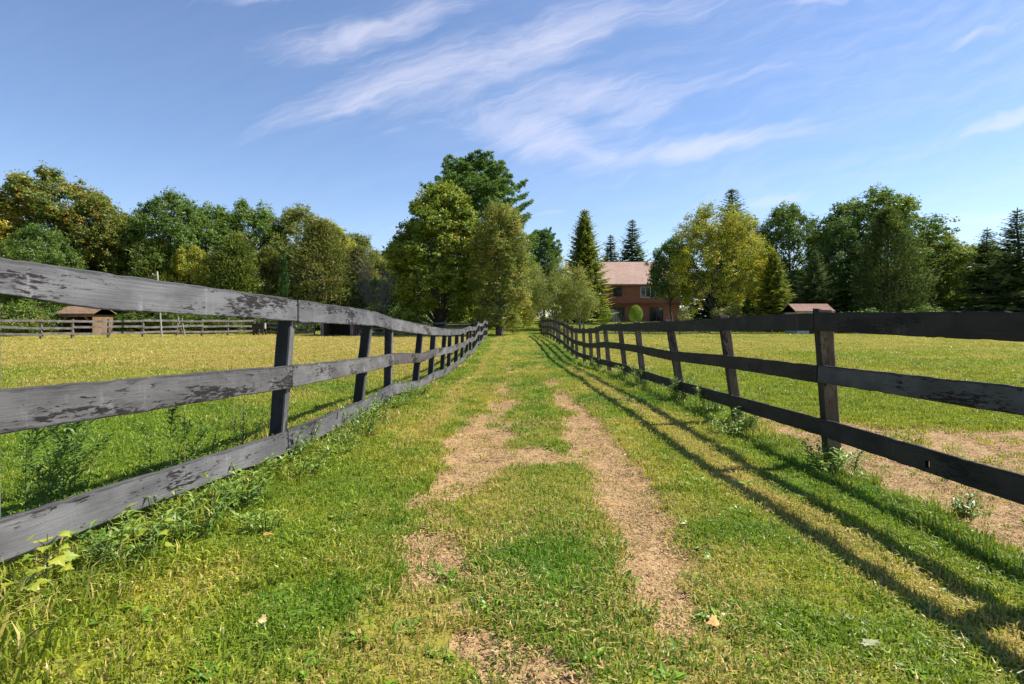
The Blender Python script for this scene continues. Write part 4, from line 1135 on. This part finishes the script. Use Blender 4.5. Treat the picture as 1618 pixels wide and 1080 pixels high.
def build_backwood():
    """the far wood behind the trees one can tell apart"""
    r = np.random.default_rng(9); V = []; Q = []; C = []; n0 = 0
    spots = [(px, 100 + r.uniform(-8, 12), 395 + r.uniform(-14, 14), 110) for px in range(-420, 640, 62)] + \
            [(px, 118, 432 + r.uniform(-10, 10), 110) for px in (660, 730, 800, 860)] + \
            [(px, 112 + r.uniform(-6, 10), 420 + r.uniform(-12, 12), 120) for px in range(1100, 1800, 70)] + \
            [(px, 72 + r.uniform(-6, 6), 445 + r.uniform(-12, 12), 100) for px in range(-400, 640, 58)] + \
            [(px, 74 + r.uniform(-6, 6), 440 + r.uniform(-12, 12), 100) for px in range(1180, 1740, 60)]
    for i, (px, d, top, w) in enumerate(spots):
        T = KIND[('oak0', 'round', 'oak2')[i % 3]]; x = at(px, d); g = gz(x, d)
        me = T.crown; nv = len(me.vertices); co = np.empty(nv * 3, np.float32); me.vertices.foreach_get('co', co); co = co.reshape(-1, 3)
        c = np.empty(nv * 4, np.float32); me.attributes['lc'].data.foreach_get('color', c)
        nl = nv // 4; sel = r.uniform(size=nl) < .55
        co = co.reshape(nl, 4, 3)[sel]; c = c.reshape(nl, 4, 4)[sel]
        mid = co.mean(1, keepdims=True); co = mid + (co - mid) * 1.4
        a = r.uniform(0, 2 * PI); ca, sa = math.cos(a), math.sin(a)
        s = w * d / 900 / 2 / T.R; sz = (hz(top, d) - g) / T.H
        z = (co[..., 2] - 2.6) * 15 / 12.4                     # foliage to the ground
        co = np.stack([(co[..., 0] * ca - co[..., 1] * sa) * s + x, (co[..., 0] * sa + co[..., 1] * ca) * s + d, np.maximum(z * sz, 0) + g], -1)
        V.append(co.reshape(-1, 3)); C.append(c.reshape(-1, 4)); Q.append(np.arange(len(co) * 4).reshape(-1, 4) + n0); n0 += len(co) * 4
    me = make_mesh('far_wood', np.concatenate(V), np.concatenate(Q), None, [LM_['oak']], False, {'lc': ('FLOAT_COLOR', np.concatenate(C))})
    obj('far_wood', me, kind='stuff', label='dark mass of the wood behind the nearer trees', cat='wood')
build_backwood()

# ------------------------------------------------------------------ buildings
def brick_mat():
    t = NT('red_brick'); v = t.obco()
    s = t.n('ShaderNodeSeparateXYZ'); t.set(s, 0, v)
    c = t.n('ShaderNodeCombineXYZ'); t.set(c, 0, t.math('ADD', s.outputs[0], s.outputs[1])); t.set(c, 1, s.outputs[2])
    b = t.n('ShaderNodeTexBrick', ins={'Vector': c.outputs[0], 'Scale': 1.0, 'Mortar Size': .006, 'Brick Width': .22, 'Row Height': .075,
                                      'Color1': (.33, .13, .09, 1), 'Color2': (.25, .095, .07, 1), 'Mortar': (.33, .25, .2, 1), 'Bias': -.2})
    n = t.noise(v, .7, 4)
    col = t.mix(t.ramp(n, .35, .7, 0, .4), b.outputs['Color'], (.17, .05, .035))
    return t.principled(col, .9, None, .15)
def siding_mat():
    t = NT('red_brown_siding'); v = t.obco(); s = t.n('ShaderNodeSeparateXYZ'); t.set(s, 0, v)
    w = t.math('FRACT', t.math('MULTIPLY', s.outputs[2], 6.0))
    n = t.noise(t.mapv(v, (1.2, 1, 9)), 1.0, 4)
    col = t.mix(t.ramp(n, .3, .7), (.27, .10, .068), (.36, .14, .098))
    return t.principled(col, .75, t.bump(w, .6, .02), .2)
def roof_mat(name, a, b):
    t = NT(name); v = t.obco(); n = t.noise(t.mapv(v, (3, 3, 9)), 1.0, 5, .7); n2 = t.noise(v, .35, 3)
    br = t.n('ShaderNodeTexBrick', ins={'Vector': t.mapv(v, (1, 0, 1), rot=(PI / 2, 0, 0)), 'Scale': 1.0, 'Brick Width': .33, 'Row Height': .12, 'Mortar Size': .012,
                                        'Color1': (1, 1, 1, 1), 'Color2': (.72, .72, .72, 1), 'Mortar': (.45, .45, .45, 1)})
    col = t.mix(t.ramp(t.math('ADD', t.math('MULTIPLY', n, .6), t.math('MULTIPLY', n2, .4)), .35, .65), a, b)
    col = t.mix(.6, col, t.mix(1.0, col, br.outputs['Color'], 'MULTIPLY'))
    return t.principled(col, .92, t.bump(n, .5, .02), .15)
def glass_mat(name, base):
    t = NT(name); n = t.noise(t.obco(), .9, 2)
    return t.principled(t.mix(t.ramp(n, .3, .7), base, tuple(c * .4 for c in base)), .06, t.bump(n, .05, .02), .8)
def plank_mat(name, a, b, width=.16, axis=1):
    t = NT(name); v = t.obco(); s = t.n('ShaderNodeSeparateXYZ'); t.set(s, 0, v)
    u = t.math('DIVIDE', t.math('ADD', s.outputs[0], s.outputs[1]), width)
    wn = t.n('ShaderNodeTexWhiteNoise', noise_dimensions='1D', ins={'W': t.math('FLOOR', u)})
    fr = t.math('FRACT', u); gap = t.math('LESS_THAN', fr, .07)
    n = t.noise(t.mapv(v, (9, 9, .8)), 1.0, 4, .65)
    col = t.mix(t.math('MULTIPLY_ADD', wn.outputs['Value'], .6, t.math('MULTIPLY', n, .5)), a, b)
    col = t.mix(gap, col, tuple(c * .18 for c in a))
    return t.principled(col, .85, t.bump(n, .4, .01), .2)
M['brick'] = brick_mat(); M['siding'] = siding_mat(); M['roof'] = roof_mat('brown_shingles', (.33, .225, .18), (.46, .325, .265))
M['trim'] = plain_mat('brown_red_trim', (.18, .055, .035), .6); M['frame'] = plain_mat('dark_window_frame', (.11, .07, .06), .5)
M['whiteframe'] = plain_mat('white_window_frame', (.62, .63, .65), .5)
M['glass'] = glass_mat('dark_window_glass', (.035, .045, .055)); M['curtain'] = plain_mat('pale_curtain', (.5, .5, .47), .9)
M['barnwood'] = plank_mat('brown_barn_boards', (.12, .075, .046), (.26, .175, .11)); M['barnroof'] = roof_mat('weathered_brown_roof', (.16, .105, .075), (.27, .18, .125))
M['shedside'] = plank_mat('pale_painted_boards', (.36, .37, .37), (.50, .51, .50), .2); M['shedroof'] = roof_mat('rusty_brown_roof', (.20, .125, .098), (.29, .19, .15))
M['darkwood'] = plain_mat('dark_timber', (.035, .028, .022), .85, .3); M['metal'] = plain_mat('grey_gutter', (.35, .33, .31), .5)

def build_house():
    X0, X1, Y0, Y1 = 8.9, 25.6, 88.0, 97.0
    g = 1.0; base = (X0, Y0, g)
    root = empty('brick_house', base, 'two storey red brick house with brown shingle roof behind the trees', 'house')
    W = X1 - X0; D = Y1 - Y0; f2, ev, rd = 2.68, 5.82, 9.55
    def wall(name, z0, z1, y, openings, mat):
        m = MB(); xs = sorted({0.0, W} | {o[0] for o in openings} | {o[0] + o[1] for o in openings})
        for a, b in zip(xs[:-1], xs[1:]):
            op = [o for o in openings if o[0] <= a + 1e-6 and b <= o[0] + o[1] + 1e-6]
            if op:
                o = op[0]
                if o[2] > z0 + .01: m.box(a, b, y, y + .3, z0, o[2])
                m.box(a, b, y, y + .3, o[3], z1)
            else:
                m.box(a, b, y, y + .3, z0, z1)
        return obj(name, m.mesh(name, mat), root)
    lo = [(6.15, 2.0, .06, 2.2), (12.1, 2.0, .06, 2.2)]
    hi = [(6.45, 1.2, f2 + 1.28, f2 + 2.62), (10.65, 2.9, f2 + 1.15, f2 + 2.62)]
    wall('lower_wall', -.6, f2, 0, lo, M['brick'])
    wall('upper_wall', f2 + .22, ev, -.42, hi, M['siding'])
    m = MB(); m.box(0, .3, .3, D, -.6, ev); obj('side_wall', m.mesh('side_wall', M['brick']), root)
    m = MB(); m.box(W - .3, W, .3, D, -.6, ev); obj('side_wall', m.mesh('side_wall', M['brick']), root)
    m = MB(); m.box(.3, W - .3, D - .3, D, -.6, ev); obj('back_wall', m.mesh('back_wall', M['siding']), root)
    m = MB(); m.box(-.06, W + .06, -.5, .3, f2, f2 + .22); obj('overhang_band', m.mesh('overhang_band', M['trim']), root)
    m = MB(); m.box(.3, W - .3, .35, D - .35, f2 + .02, f2 + .2); obj('upper_floor', m.mesh('upper_floor', M['darkwood']), root)
    ym = D / 2
    m = MB(); th = .16
    m.prism([(-.95, ev - .18), (-.95, ev - .18 + th), (ym, rd + th), (D + .6, ev - .02 + th), (D + .6, ev - .02), (ym, rd)], -.5, W + .5, 'x')
    roof = obj('roof', m.mesh('roof', M['roof']), root)
    m = MB(); m.box(-.5, W + .5, -1.09, -.96, ev - .22, ev - .06); obj('gutter', m.mesh('gutter', M['metal']), roof)
    m = MB(); m.prism([(-.12, ev), (D, ev), (ym, rd - .05)], .02, .26, 'x'); obj('gable', m.mesh('gable', M['siding']), root)
    m = MB(); m.prism([(-.12, ev), (D, ev), (ym, rd - .05)], W - .26, W - .02, 'x'); obj('gable', m.mesh('gable', M['siding']), root)
    def opening(name, o, y, cols, frame, mull=.07, curtain=False, sash=False):
        a, w, z0, z1 = o; m = MB(); fr = .09
        m.box(a - fr, a, y - .05, y + .16, z0 - fr, z1 + fr); m.box(a + w, a + w + fr, y - .05, y + .16, z0 - fr, z1 + fr)
        m.box(a, a + w, y - .05, y + .16, z1, z1 + fr); m.box(a, a + w, y - .05, y + .16, z0 - fr, z0)
        for c in range(1, cols):
            q = a + w * c / cols; m.box(q - mull / 2, q + mull / 2, y - .02, y + .14, z0, z1)
        if sash: m.box(a, a + w, y + .0, y + .13, (z0 + z1) / 2 - .03, (z0 + z1) / 2 + .03)
        f = obj(name, m.mesh(name, frame), root)
        m = MB(); m.box(a + .005, a + w - .005, y + .085, y + .115, z0 + .005, z1 - .005); obj('pane', m.mesh('pane', M['glass']), f)
        if curtain:
            m = MB(); n = 26
            for s0, s1 in ((a + .12, a + w * .30), ):
                t = np.linspace(0, 1, n); xx = s0 + (s1 - s0) * t; yy = y + .05 + .015 * np.sin(t * 40)
                V = np.concatenate([np.stack([xx, yy, np.full(n, z0 + .05)], 1), np.stack([xx, yy, np.full(n, z1 - .3)], 1)])
                m.add(V, [(i, i + 1, i + 1 + n, i + n) for i in range(n - 1)])
            obj('curtain', m.mesh('curtain', M['curtain']), f)
    opening('patio_door', lo[0], 0.0, 2, M['frame'], curtain=True); opening('patio_door', lo[1], 0.0, 2, M['frame'])
    opening('window', hi[0], -.42, 1, M['frame'], sash=True)
    opening('window', hi[1], -.42, 4, M['whiteframe'])
    m = MB(); m.box(5.5, 15.1, -2.6, -.02, -.5, .02); obj('terrace', m.mesh('terrace', plain_mat('terrace_slab', (.33, .30, .27), .9)), root)
build_house()

def open_shed(name, label, x, y, g, w, d, eave, ridge, side, roof, rot=0.0, brace=True, group=None):
    root = empty(name, (x, y, g), label, 'shed', group); root.rotation_euler = (0, 0, rot)
    m = MB(); m.box(0, w, d - .06, d, -.2, eave); obj('back_wall', m.mesh('back_wall', M['darkwood']), root)  # back wall coloured dark to stand for the shade inside
    for a in (0, w - .06):
        m = MB(); m.prism([(.0, -.2), (d - .06, -.2), (d - .06, eave), (d / 2, ridge - .04), (0, eave)], a, a + .06, 'x'); obj('side_wall', m.mesh('side_wall', side), root)
    m = MB(); m.box(.06, w - .06, .0, .1, eave - .32, eave - .02); obj('header', m.mesh('header', side), root)
    if brace:
        for a, s in ((.08, 1), (w - .08, -1)):
            m = MB(); m.add([(a, .02, eave - .95), (a + s * .14, .02, eave - .95), (a + s * .75, .02, eave - .32), (a + s * .55, .02, eave - .32),
                             (a, .1, eave - .95), (a + s * .14, .1, eave - .95), (a + s * .75, .1, eave - .32), (a + s * .55, .1, eave - .32)],
                            [(0, 1, 2, 3), (7, 6, 5, 4), (0, 4, 5, 1), (1, 5, 6, 2), (2, 6, 7, 3), (3, 7, 4, 0)])
            obj('brace', m.mesh('brace', side), root)
    th = .09; o = .22; k = (ridge - eave) / (d / 2)
    m = MB(); m.prism([(-o, eave - o * k), (-o, eave - o * k + th), (d / 2, ridge + th), (d + o, eave - o * k + th), (d + o, eave - o * k), (d / 2, ridge)], -.18, w + .18, 'x')
    obj('roof', m.mesh('roof', roof), root)
    return root
open_shed('open_shed', 'small brown wooden run in shed with open front and gable roof at far left', at(92, 52), 52, gz(-41, 53) - .05, 3.15, 2.7, 2.02, 2.62, M['barnwood'], M['barnroof'])
s2 = open_shed('open_shed', 'low dark open fronted shed with pale corner boards left of the big maple', at(507, 48.5), 48.5, gz(-15, 49), 2.75, 2.4, 1.75, 2.25, M['barnwood'], M['shedroof'], brace=False)
for a in (-.02, 2.5):
    m = MB(); m.box(a, a + .27, -.06, -.005, -.2, 1.42); obj('corner_board', m.mesh('corner_board', M['far_board']), s2)

def small_shed():
    x, y, w, d = at(1259, 55), 55.0, 3.35, 2.4; g = gz(28, 56) - .02
    root = empty('garden_shed', (x, y, g), 'small pale shed with rusty brown roof at the right edge of the pasture', 'shed')
    ev, rd = 2.25, 2.86
    m = MB(); m.box(0, w, 0, .08, -.2, ev); obj('front_wall', m.mesh('front_wall', M['shedside']), root)
    m = MB(); m.box(0, w, d - .08, d, -.2, ev); obj('back_wall', m.mesh('back_wall', M['shedside']), root)
    for a in (0, w - .08):
        m = MB(); m.prism([(.08, -.2), (d - .08, -.2), (d - .08, ev), (d / 2, rd - .05), (.08, ev)], a, a + .08, 'x'); obj('side_wall', m.mesh('side_wall', M['shedside']), root)
    m = MB(); o = .25; k = (rd - ev) / (d / 2); th = .09
    m.prism([(-o, ev - o * k), (-o, ev - o * k + th), (d / 2, rd + th), (d + o, ev - o * k + th), (d + o, ev - o * k), (d / 2, rd)], -.25, w + .25, 'x'); obj('roof', m.mesh('roof', M['shedroof']), root)
    m = MB(); m.box(1.2, 2.1, -.03, -.003, 0, 1.85); dr = obj('door', m.mesh('door', M['darkwood']), root)
    m = MB(); m.box(2.0, 2.05, -.06, -.031, .95, 1.1); obj('handle', m.mesh('handle', M['metal']), dr)
small_shed()

def pole():
    x, y = at(256, 44), 44.0; g = gz(x, y)
    root = empty('utility_pole', (x, y, g), 'slim pale utility pole leaning slightly beside the silvery paddock fence', 'pole')
    m = MB(); top = (-.36, 0, 5.1); m.tube([(0, 0, -.3), (-.18, 0, 2.4), top], [.066, .058, .05], 8); obj('shaft', m.mesh('shaft', M['far_board_white'], True), root)
    for z, l in ((4.85, .42), (4.3, .32)):
        m = MB(); cx = -.36 * z / 5.1; m.tube([(cx, 0, z), (cx - l, .0, z + .02)], .022, 5); m.tube([(cx - l + .04, 0, z + .02), (cx - l + .04, 0, z + .12)], .035, 6); obj('insulator_arm', m.mesh('insulator_arm', M['far_board_white'], True), root)
pole()
for k, (px, tx, lab) in enumerate(((291, 277, 'thin bare pole leaning on the far fence, the left one of two'), (293, 283, 'thin bare pole leaning on the far fence, the right one of two'))):
    d = 46.4; x = at(px, d); g = gz(x, d); m = MB(); dx = (tx - px) * d / 900
    m.tube([(0, 0, 0), (dx * .55, .2, .75), (dx, .4, 1.62 - k * .1)], [.03, .027, .018], 6)
    obj('leaning_pole', m.mesh('leaning_pole', M['far_board_white'], True), None, (x, d, g), lab, 'pole', 'poles leaning on the far fence')
def trough():
    d = 50; x = at(398, d); g = gz(x, d); root = empty('feed_trough', (x, d, g), 'dark boarded feed trough on legs behind the far paddock fence', 'trough')
    m = MB(); m.box(0, 1.0, 0, .06, .52, 1.05); m.box(0, 1.0, .64, .7, .52, 1.05); m.box(.06, .94, .06, .64, .52, .58); obj('bin', m.mesh('bin', M['darkwood']), root)
    m = MB(); m.box(1.003, 1.04, .2, .5, .6, 1.08); obj('end_board', m.mesh('end_board', M['far_board_white']), root)
    for a in (.08, .9):
        for b in (.02, .6):
            m = MB(); m.box(a, a + .08, b, b + .08, -.1, .519); obj('leg', m.mesh('leg', M['darkwood']), root)
trough()

# ------------------------------------------------------------------ weeds, leaves and seedlings near the camera
def weed_mat(name, a, b):
    t = NT(name); r = t.n('ShaderNodeSeparateColor'); t.set(r, 0, t.attr('lc'))
    return leafy(t, t.mix(r.outputs[0], a, b), trans=.38, gloss=.05)
W1 = weed_mat('weed_leaf', (.080, .17, .014), (.18, .29, .026)); W2 = weed_mat('bright_weed_leaf', (.13, .25, .02), (.26, .37, .035)); W3 = weed_mat('seedling_leaf', (.16, .27, .018), (.40, .41, .03))
WS = plain_mat('weed_stem', (.10, .13, .04), .8); WB = plain_mat('dry_stalk', (.38, .28, .15), .9)

def lance(V, T, C, base, d, up, L, w, r, bend=.3):
    """one folded pointed leaf"""
    d = d / (np.linalg.norm(d) + 1e-9); s = np.cross(d, up); s /= np.linalg.norm(s) + 1e-9; n = np.cross(s, d)
    b = len(V); m = base + d * L * .45; e = base + d * L - up * bend * L
    V += [base, m + s * w / 2 + n * w * .18, m, m - s * w / 2 + n * w * .18, e]
    T += [(b, b + 2, b + 1), (b, b + 3, b + 2), (b + 1, b + 2, b + 4), (b + 2, b + 3, b + 4)]
    C += [(r, r, r, 1)] * 5

def weed(name, x, y, h, n, spread, leafL, leafW, mat, label, seed, per=26, group=None, cat='weed', stemmat=None, branch=0):
    r = np.random.default_rng(seed); g = gz(x, y) - .01
    root = empty(name, (x, y, g), label, cat, group)
    V = []; T = []; C = []; st = MB()
    for k in range(n):
        a = r.uniform(0, 2 * PI); q = spread * math.sqrt(r.uniform(0, 1)) * .4
        p0 = np.array([math.cos(a) * q, math.sin(a) * q, 0]); H = h * r.uniform(.55, 1.05)
        p2 = p0 + np.array([math.cos(a) * spread * r.uniform(.1, .7), math.sin(a) * spread * r.uniform(.1, .7), H]); p1 = (p0 + p2) / 2 + np.array([0, 0, .12 * H]) - np.array([math.cos(a), math.sin(a), 0]) * spread * .08
        st.tube([p0, p1, p2], [.0035, .003, .0015], 4, False)
        axes = [(p0, p1, p2, per, 1.0)]
        for b in range(branch):
            t0 = r.uniform(.45, .85); o = p1 * (1 - (t0 - .5) * 2) + p2 * (t0 - .5) * 2 if t0 > .5 else p0 * (1 - t0 * 2) + p1 * t0 * 2
            aa = r.uniform(0, 2 * PI); e = o + np.array([math.cos(aa) * .5, math.sin(aa) * .5, .8]) * H * .3
            st.tube([o, e], [.002, .001], 3, False); axes.append((o, (o + e) / 2, e, per // 2, .7))
        for a0, a1, a2, m, sc in axes:
            for j in range(m):
                t = (j + .5) / m * .95 + .05
                c = (1 - t) ** 2 * a0 + 2 * t * (1 - t) * a1 + t * t * a2
                az = j * 2.4 + r.normal(0, .4); up = r.uniform(.15, .9)
                d = np.array([math.cos(az), math.sin(az), up])
                lance(V, T, C, c, d, np.array([0, 0, 1.]), leafL * sc * r.uniform(.6, 1.15) * (1.15 - .5 * t), leafW * sc * r.uniform(.7, 1.2), r.uniform(), r.uniform(.05, .35))
    obj('stem', st.mesh('stem', stemmat or WS, False), root)
    obj('foliage', make_mesh('foliage', np.array(V), None, T, [mat], False, {'lc': ('FLOAT_COLOR', C)}), root)
    return root
GL = 'weeds behind the near left fence'
weed('tall_weed', -2.62, 3.05, .62, 12, .42, .115, .021, W1, 'dense dark green weed thicket behind the lowest grey board at far left', 1, 34, GL, branch=2)
weed('tall_weed', -2.95, 3.75, .50, 8, .34, .115, .021, W1, 'dark green weeds right of the thicket behind the lowest grey board', 2, 30, GL, branch=2)
weed('tall_weed', -3.35, 3.35, .55, 8, .40, .115, .021, W1, 'tall weed at the left picture edge between the two lower grey boards', 3, 30, GL, branch=2)
weed('tall_weed', -2.62, 4.25, .60, 4, .34, .12, .022, W1, 'slender forked weed rising above the lowest grey board', 4, 30, GL, branch=3)
weed('tall_weed', -2.35, 4.95, .62, 5, .24, .085, .018, W1, 'bushy weed against the foot of the first full grey post', 5, 30, GL, branch=1)
weed('tall_weed', -2.5, 4.6, .36, 6, .26, .07, .018, W2, 'low bright weed left of the first full grey post', 6, 22, GL)
weed('dry_weed', -2.50, 4.45, .95, 1, .16, .03, .007, WB, 'single dry seed stalk standing behind the middle of the grey boards', 7, 8, stemmat=WB)
weed('dry_weed', -2.75, 5.6, .80, 2, .16, .035, .012, plain_mat('brown_seed_head', (.13, .065, .035), .9), 'brown seeded stalk leaning just below the middle grey board', 8, 26, stemmat=WB)
GR = 'weeds at the feet of the right fence posts'
weed('fence_weed', 2.86, 5.22, .26, 16, 0.29, .13, 0.026, W2, 'grassy weed clump around the foot of the nearest right post', 11, 12, GR)
weed('fence_weed', 3.10, 5.32, .34, 10, 0.24, .11, 0.023, W1, 'darker weed just behind the foot of the nearest right post', 12, 14, GR)
weed('fence_weed', 2.93, 7.3, .34, 21, 0.40, .11, 0.026, W2, 'wide weed clump at the foot of the second right post', 13, 14, GR)
weed('fence_weed', 2.60, 6.85, .22, 14, 0.33, .10, 0.023, W2, 'low grassy clump on the lane side between first and second right posts', 14, 12, GR)
weed('fence_weed', 2.98, 8.6, .42, 16, 0.37, .10, 0.026, W1, 'bushy green weed between second and third right posts', 15, 18, GR, branch=1)
weed('fence_weed', 2.95, 10.0, .45, 18, 0.40, .10, 0.029, W1, 'bushy weed at the foot of the third right post', 16, 18, GR, branch=1)
weed('fence_weed', 2.84, 12.5, .50, 16, 0.42, .10, 0.029, W1, 'round weed clump at the foot of the fourth right post', 17, 18, GR, branch=1)
weed('fence_weed', 2.74, 14.3, .40, 14, 0.37, .10, 0.029, W2, 'bright weed clump at the foot of the fifth right post', 18, 16, GR)
weed('fence_weed', 2.70, 18.2, .45, 14, 0.40, .11, 0.031, W1, 'dark weed clump where the right fence starts to dip', 19, 16, GR, branch=1)
weed('fence_weed', 3.12, 3.92, .17, 7, 0.11, .075, 0.031, W1, 'lone small weed on the bare paddock earth', 20, 12)
GV = 'weeds along the foot of the left fence'
weed('verge_weed', -1.72, 3.55, .22, 9, .30, .10, .020, W2, 'leafy verge weed under the middle of the lowest grey board', 21, 12, GV)
weed('verge_weed', -1.62, 4.35, .24, 9, .28, .10, .022, W2, 'leafy verge weed beside the first full grey post', 22, 12, GV)
weed('verge_weed', -1.58, 5.1, .20, 8, .26, .09, .020, W2, 'verge weed just past the first full grey post', 23, 12, GV)
weed('verge_weed', -1.66, 2.95, .24, 9, .28, .10, .020, W1, 'dark verge weed under the left end of the lowest grey board', 24, 14, GV)
weed('verge_weed', -1.75, 6.6, .30, 8, .28, .10, .020, W2, 'verge weed beside the second full grey post', 25, 14, GV)
weed('verge_weed', -1.35, 3.1, .16, 7, .22, .085, .024, W2, 'low broad weed at the lower left of the lane', 26, 10, GV)

_r = np.random.default_rng(404)
for k in range(20):
    yy = 2.5 + 8.5 * ((k + _r.uniform()) / 20) ** 1.2
    weed('verge_weed', -1.78 + _r.uniform(-.16, .20), yy, _r.uniform(.15, .4), int(_r.integers(8, 14)), _r.uniform(.2, .32), _r.uniform(.07, .11), _r.uniform(.018, .028),
         (W1, W2, W2)[k % 3], 'leafy green weed in the strip along the foot of the near left fence', 60 + k, 12, GV)

def maple_leaf(V, T, C, base, d, up, L, c):
    d = d / np.linalg.norm(d); s = np.cross(d, up); s /= np.linalg.norm(s)
    out = [(0, 0), (.10, .30), (.02, .55), (.28, .50), (.34, .66), (.50, .34), (.66, .36), (.62, .22), (1.0, 0)]
    pts = [(a, b) for a, b in out] + [(a, -b) for a, b in out[-2:0:-1]]
    b0 = len(V)
    for a, q in pts: V.append(base + d * L * a + s * L * q + up * L * (.10 * abs(q) - .25 * a * a))
    V.append(base + d * L * .32); C += [c] * (len(pts) + 1); n = len(pts)
    T += [(b0 + n, b0 + i, b0 + (i + 1) % n) for i in range(n)]

def seedling(x, y, h, n, L, label, seed):
    r = np.random.default_rng(seed); g = gz(x, y); root = empty('maple_seedling', (x, y, g), label, 'seedling', 'maple seedlings in the verge')
    V = []; T = []; C = []; st = MB()
    for k in range(n):
        a = k * 2.4 + r.normal(0, .3); t = .35 + .65 * (k + 1) / n; c0 = np.array([0, 0, h * t * .8]); e = np.array([math.cos(a) * L * .9, math.sin(a) * L * .9, h * t])
        st.tube([c0, e], [.0022, .0016], 4, False)
        maple_leaf(V, T, C, e, np.array([math.cos(a), math.sin(a), r.uniform(-.3, .2)]), np.array([0, 0, 1.]) + r.normal(0, .15, 3), L * r.uniform(.7, 1.15), (r.uniform(),) * 3 + (1,))
    st.tube([(0, 0, 0), (0, 0, h)], [.004, .002], 5)
    obj('stem', st.mesh('stem', WS), root); obj('foliage', make_mesh('foliage', np.array(V), None, T, [W3], False, {'lc': ('FLOAT_COLOR', C)}), root)
seedling(-1.90, 2.32, .24, 14, .058, 'lobed yellow green maple seedling in the lower left corner', 1)
seedling(-1.86, 2.16, .14, 9, .05, 'smaller maple seedling below the other at the lower left corner', 2)
seedling(-1.66, 2.62, .20, 9, .05, 'yellowing maple seedling right of the lower left post', 3)

def fallen(x, y, L, col, label, seed):
    r = np.random.default_rng(seed); V = []; T = []; C = []
    a = r.uniform(0, 2 * PI); maple_leaf(V, T, C, np.zeros(3), np.array([math.cos(a), math.sin(a), .1]), np.array([r.normal(0, .3), -.4, 1.]), L, (.5, .5, .5, 1))
    V2 = [v - np.array([0, 0, .0015]) for v in V]; n = len(V)
    T2 = [(c + n, b + n, a_ + n) for a_, b, c in T]
    o = obj('fallen_leaf', make_mesh('fallen_leaf', np.array(V + V2), None, T + T2, [plain_mat('fallen_leaf_' + str(seed), col, .8, .25, 30)], False), None, (x, y, gz(x, y) + .03), label, 'leaf', 'dead leaves fallen on the lane')
fallen(.865, 2.40, .055, (.55, .33, .12), 'tan dead leaf on the bare right wheel track', 1)
fallen(1.40, 2.22, .06, (.27, .29, .17), 'pale silvery leaf on the grass at lower right', 2)
fallen(-1.30, 2.95, .05, (.42, .20, .06), 'russet dead leaf on the grass at left', 3)
fallen(-.95, 2.12, .04, (.46, .36, .17), 'small straw coloured leaf at lower left of the lane', 4)
_r = np.random.default_rng(31)
_lm = [plain_mat('dead_leaf_%d' % k, c, .85, .25, 30) for k, c in enumerate(((.36, .20, .07), (.44, .32, .14), (.26, .15, .07)))]
for k in range(22):
    yy = 2.1 + 6.5 * _r.uniform() ** 1.6; xx = _r.uniform(-.62, .75) * min(yy, 3.4); V = []; T = []; C = []
    a = _r.uniform(0, 2 * PI); maple_leaf(V, T, C, np.zeros(3), np.array([math.cos(a), math.sin(a), _r.normal(0, .35)]), np.array([_r.normal(0, .5), _r.normal(0, .5), 1.]), _r.uniform(.018, .036), (.5, .5, .5, 1))
    obj('fallen_leaf', make_mesh('fallen_leaf', np.array(V), None, T, [_lm[k % 3]]), None, (xx, yy, gz(xx, yy) + .022), 'small curled dead leaf caught among the grass of the lane', 'leaf', 'small dead leaves on the lane')

def clods():
    m = MB(); r = np.random.default_rng(88)
    for k in range(420):
        y = r.uniform(2.6, 8.6); x = r.uniform(3.2, 8.5)
        if k % 6 == 0: x = r.uniform(-.7, 1.3); y = r.uniform(3.0, 8.0)
        if float(dirt(np.array([x]), np.array([y]))[0]) < .7: continue
        big = r.uniform() < .2 and x > 3; q = r.uniform(.012, .03) if big else r.uniform(.004, .011); c = np.array([x, y, gz(x, y) - .012])
        d = np.array([(1, 0, 0), (.3, .9, 0), (-.8, .6, 0), (-.8, -.6, 0), (.3, -.9, 0), (.1, 0, .8)]) * r.uniform(.7, 1.3, (6, 1)) * q
        m.add(c + d, (), [(i, (i + 1) % 5, 5) for i in range(5)])
    obj('earth_clods', m.mesh('earth_clods', plain_mat('dark_earth_clod', (.10, .062, .035), .95, .3, 20)), kind='stuff', label='dark clods of earth and dung on the bare ground', cat='earth')
clods()
